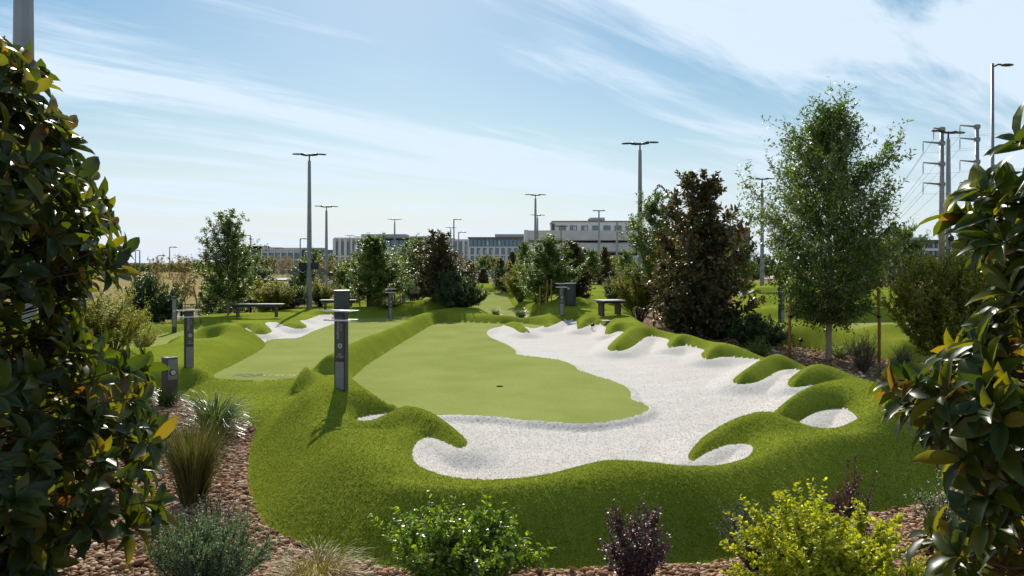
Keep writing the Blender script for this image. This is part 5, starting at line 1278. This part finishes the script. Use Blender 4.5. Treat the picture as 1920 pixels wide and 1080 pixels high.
b.mass('roof', 686, 815, 445.5, 448, M_roof, 292, 14); b.mass('roof_screen', 677, 761, 439, 447, M_pent, 298, 10); b.mass('roof_screen', 768, 800, 443, 447.5, M_pent, 300, 8)
b.mass('roof_screen', 808, 852, 446.5, 449, M_pent, 304, 8)
b.windows(629, 689, 6, 453, 479.5, .60, mull=2, lit=.3); b.windows(629, 689, 6, 482, 500, .60, mull=2, lit=.3); b.piers(627.4, 690, 6, 447.4, 504, 1.1, M_wall, dep=.7)
b.bands(627, 690.5, (447.2, 480.7), .7, M_wall, dep=.72)
b.windows(693, 811, 15, 450, 462.5, .94, 296, .02, 1, .12)
b.mass('wall', 727, 811, 463.5, 0, M_wall, 295, 3); b.windows(729, 810, 7, 466, 478, .55, 295, mull=2); b.windows(729, 810, 7, 481, 491, .55, 295, mull=2); b.windows(693, 726, 4, 466, 500, .92, 296, .02, 2)
b.piers(728, 811, 7, 464, 504, .8, M_wall, 295); b.bands(727, 811, (464, 479.5), .5, M_wall, 295)
b.windows(812, 878, 7, 453, 476, .5, 300, mull=2, lit=.4); b.windows(812, 878, 7, 479, 498, .5, 300, mull=2, lit=.4); b.piers(810, 879, 7, 449, 504, .9, M_wall, 300)
b = Bld('office_wing', 'office wing with a full width glass top floor right of the office block', 930, 250)
b.mass('wall', 879, 985, 447, 0, M_wall); b.mass('roof', 877, 987, 444.5, 447, M_roof, 248.5, 14); b.mass('roof_screen', 928, 990, 439, 444.6, M_pent, 252, 9)
b.windows(880, 984, 14, 449, 462, .93, mull=1, lit=.2, proud=.02); b.windows(881, 983, 9, 465.5, 477, .62, mull=2, lit=.3); b.windows(881, 983, 9, 480, 492, .62, mull=2, lit=.3)
b.piers(880, 984, 9, 463.5, 504, .8, M_wall); b.bands(879, 985, (463.6, 478.5), .5, M_wall)
b = Bld('parking_structure', 'grey concrete parking structure with long dark openings', 1180, 190)
b.mass('back_wall', 983, 1366, 434, 0, M_conc, 206, 1)
for y0, y1 in ((432, 449), (456, 471.5), (479, 490), (497, 506)): b.mass('parapet', 983, 1366, y0, y1, M_conc, 190, .5)
for y in (449.5, 472, 490.5): b.mass('deck', 983, 1366, y, y + 1.2, M_conc, 190.6, 15)
b.mass('stair_tower', 983, 990, 431, 0, M_conc, 189.6, 6)
for px in (1040, 1124, 1157, 1240, 1300): b.mass('column', px - 1.8, px + 1.8, 449, 0, M_conc, 189.7, 1.0)
b.mass('side_wall', 1362, 1366, 434, 0, M_conc, 190.2, 16)
b = Bld('hotel_block', 'pale upper storey of a building with square windows above the parking structure', 1115, 240)
b.mass('wall', 1036, 1197, 415, 0, M_wall); b.mass('plant_room', 1107, 1134, 408, 415, M_pent, 243, 8); b.mass('roof', 1035, 1198, 414, 415.6, M_roof, 239.6, 16); b.mass('chimney', 1103.5, 1106, 411, 415, M_roof, 243, 1)
b.mass('wall', 1034, 1040, 419, 0, M_walld, 239.7, 4); b.mass('wall', 1192, 1198, 417, 0, M_walld, 239.7, 4)
b.windows(1044, 1190, 7, 423, 432, .62, mull=3, lit=.1)
b = Bld('stair_tower', 'brown and tan stair tower at the right end of the parking structure', 1385, 186)
b.mass('wall', 1366, 1379, 427, 0, M_walld, depth=10); b.mass('wall', 1379, 1398, 427, 0, M_brick, depth=12); b.mass('column', 1397.5, 1407, 426, 0, M_brick, 185.5, 12); b.mass('canopy', 1378, 1398, 447, 451, M_roof, 184.5, 3)
b.windows(1367, 1378, 2, 432, 460, .8, mull=1, lit=.1); b.windows(1381, 1396, 2, 454, 470, .8, mull=1)
b = Bld('far_office', 'blue grey office building partly behind the pylons on the right', 1750, 260)
b.mass('wall', 1690, 1800, 452, 0, M_walld); b.mass('roof', 1688, 1802, 449.5, 452.2, M_roof, 259); b.windows(1692, 1798, 12, 456, 466, .7, mull=2, lit=.5); b.windows(1692, 1798, 12, 470, 480, .7, mull=2, lit=.4); b.bands(1690, 1800, (468,), .8, M_wall)
b.mass('roof_screen', 1712, 1740, 445, 449.6, M_pent, 263, 8)
b = Bld('far_warehouse', 'tiny flat roofed building on the horizon at the far left', 248, 420)
b.mass('wall', 232, 265, 493, 0, M_wall, depth=12); b.windows(234, 264, 8, 495.5, 498, .6, mull=1)
b = Bld('far_shed', 'long low building on the horizon behind the dry field', 345, 430)
b.mass('wall', 300, 392, 497.5, 0, M_brick, depth=12); b.mass('roof', 299, 393, 496.8, 497.8, M_pent, 429.5, 14)

# ------------------------------------------------------------------ leaf litter on the gravel
def litter():
    p, nn = scatter_on(qbed, 260, 14, 1.6, .74); n = len(p); a = rng.uniform(0, 6.28, n)
    d = np.stack([np.cos(a), np.sin(a), rng.normal(0, .15, n)], 1); nr = np.tile([0, 0, 1.], (n, 1)) + rng.normal(0, .3, (n, 3))
    m = leafmat('dry_leaf', [(0, (.10, .05, .025)), (.6, (.22, .12, .05)), (1, (.36, .24, .10))], rough=.7, trans=.15)
    o = link('fallen_leaves', leaves_mesh('fallen_leaves', p + np.array([0, 0, .045]), d, nr, rng.uniform(.03, .11, n), rng.uniform(.015, .045, n), T_BIG, m, curl=rng.uniform(-.2, .6, n)))
    o['kind'] = 'stuff'; tag(o, 'dry brown leaves scattered over the pebbles', 'leaves')
litter()
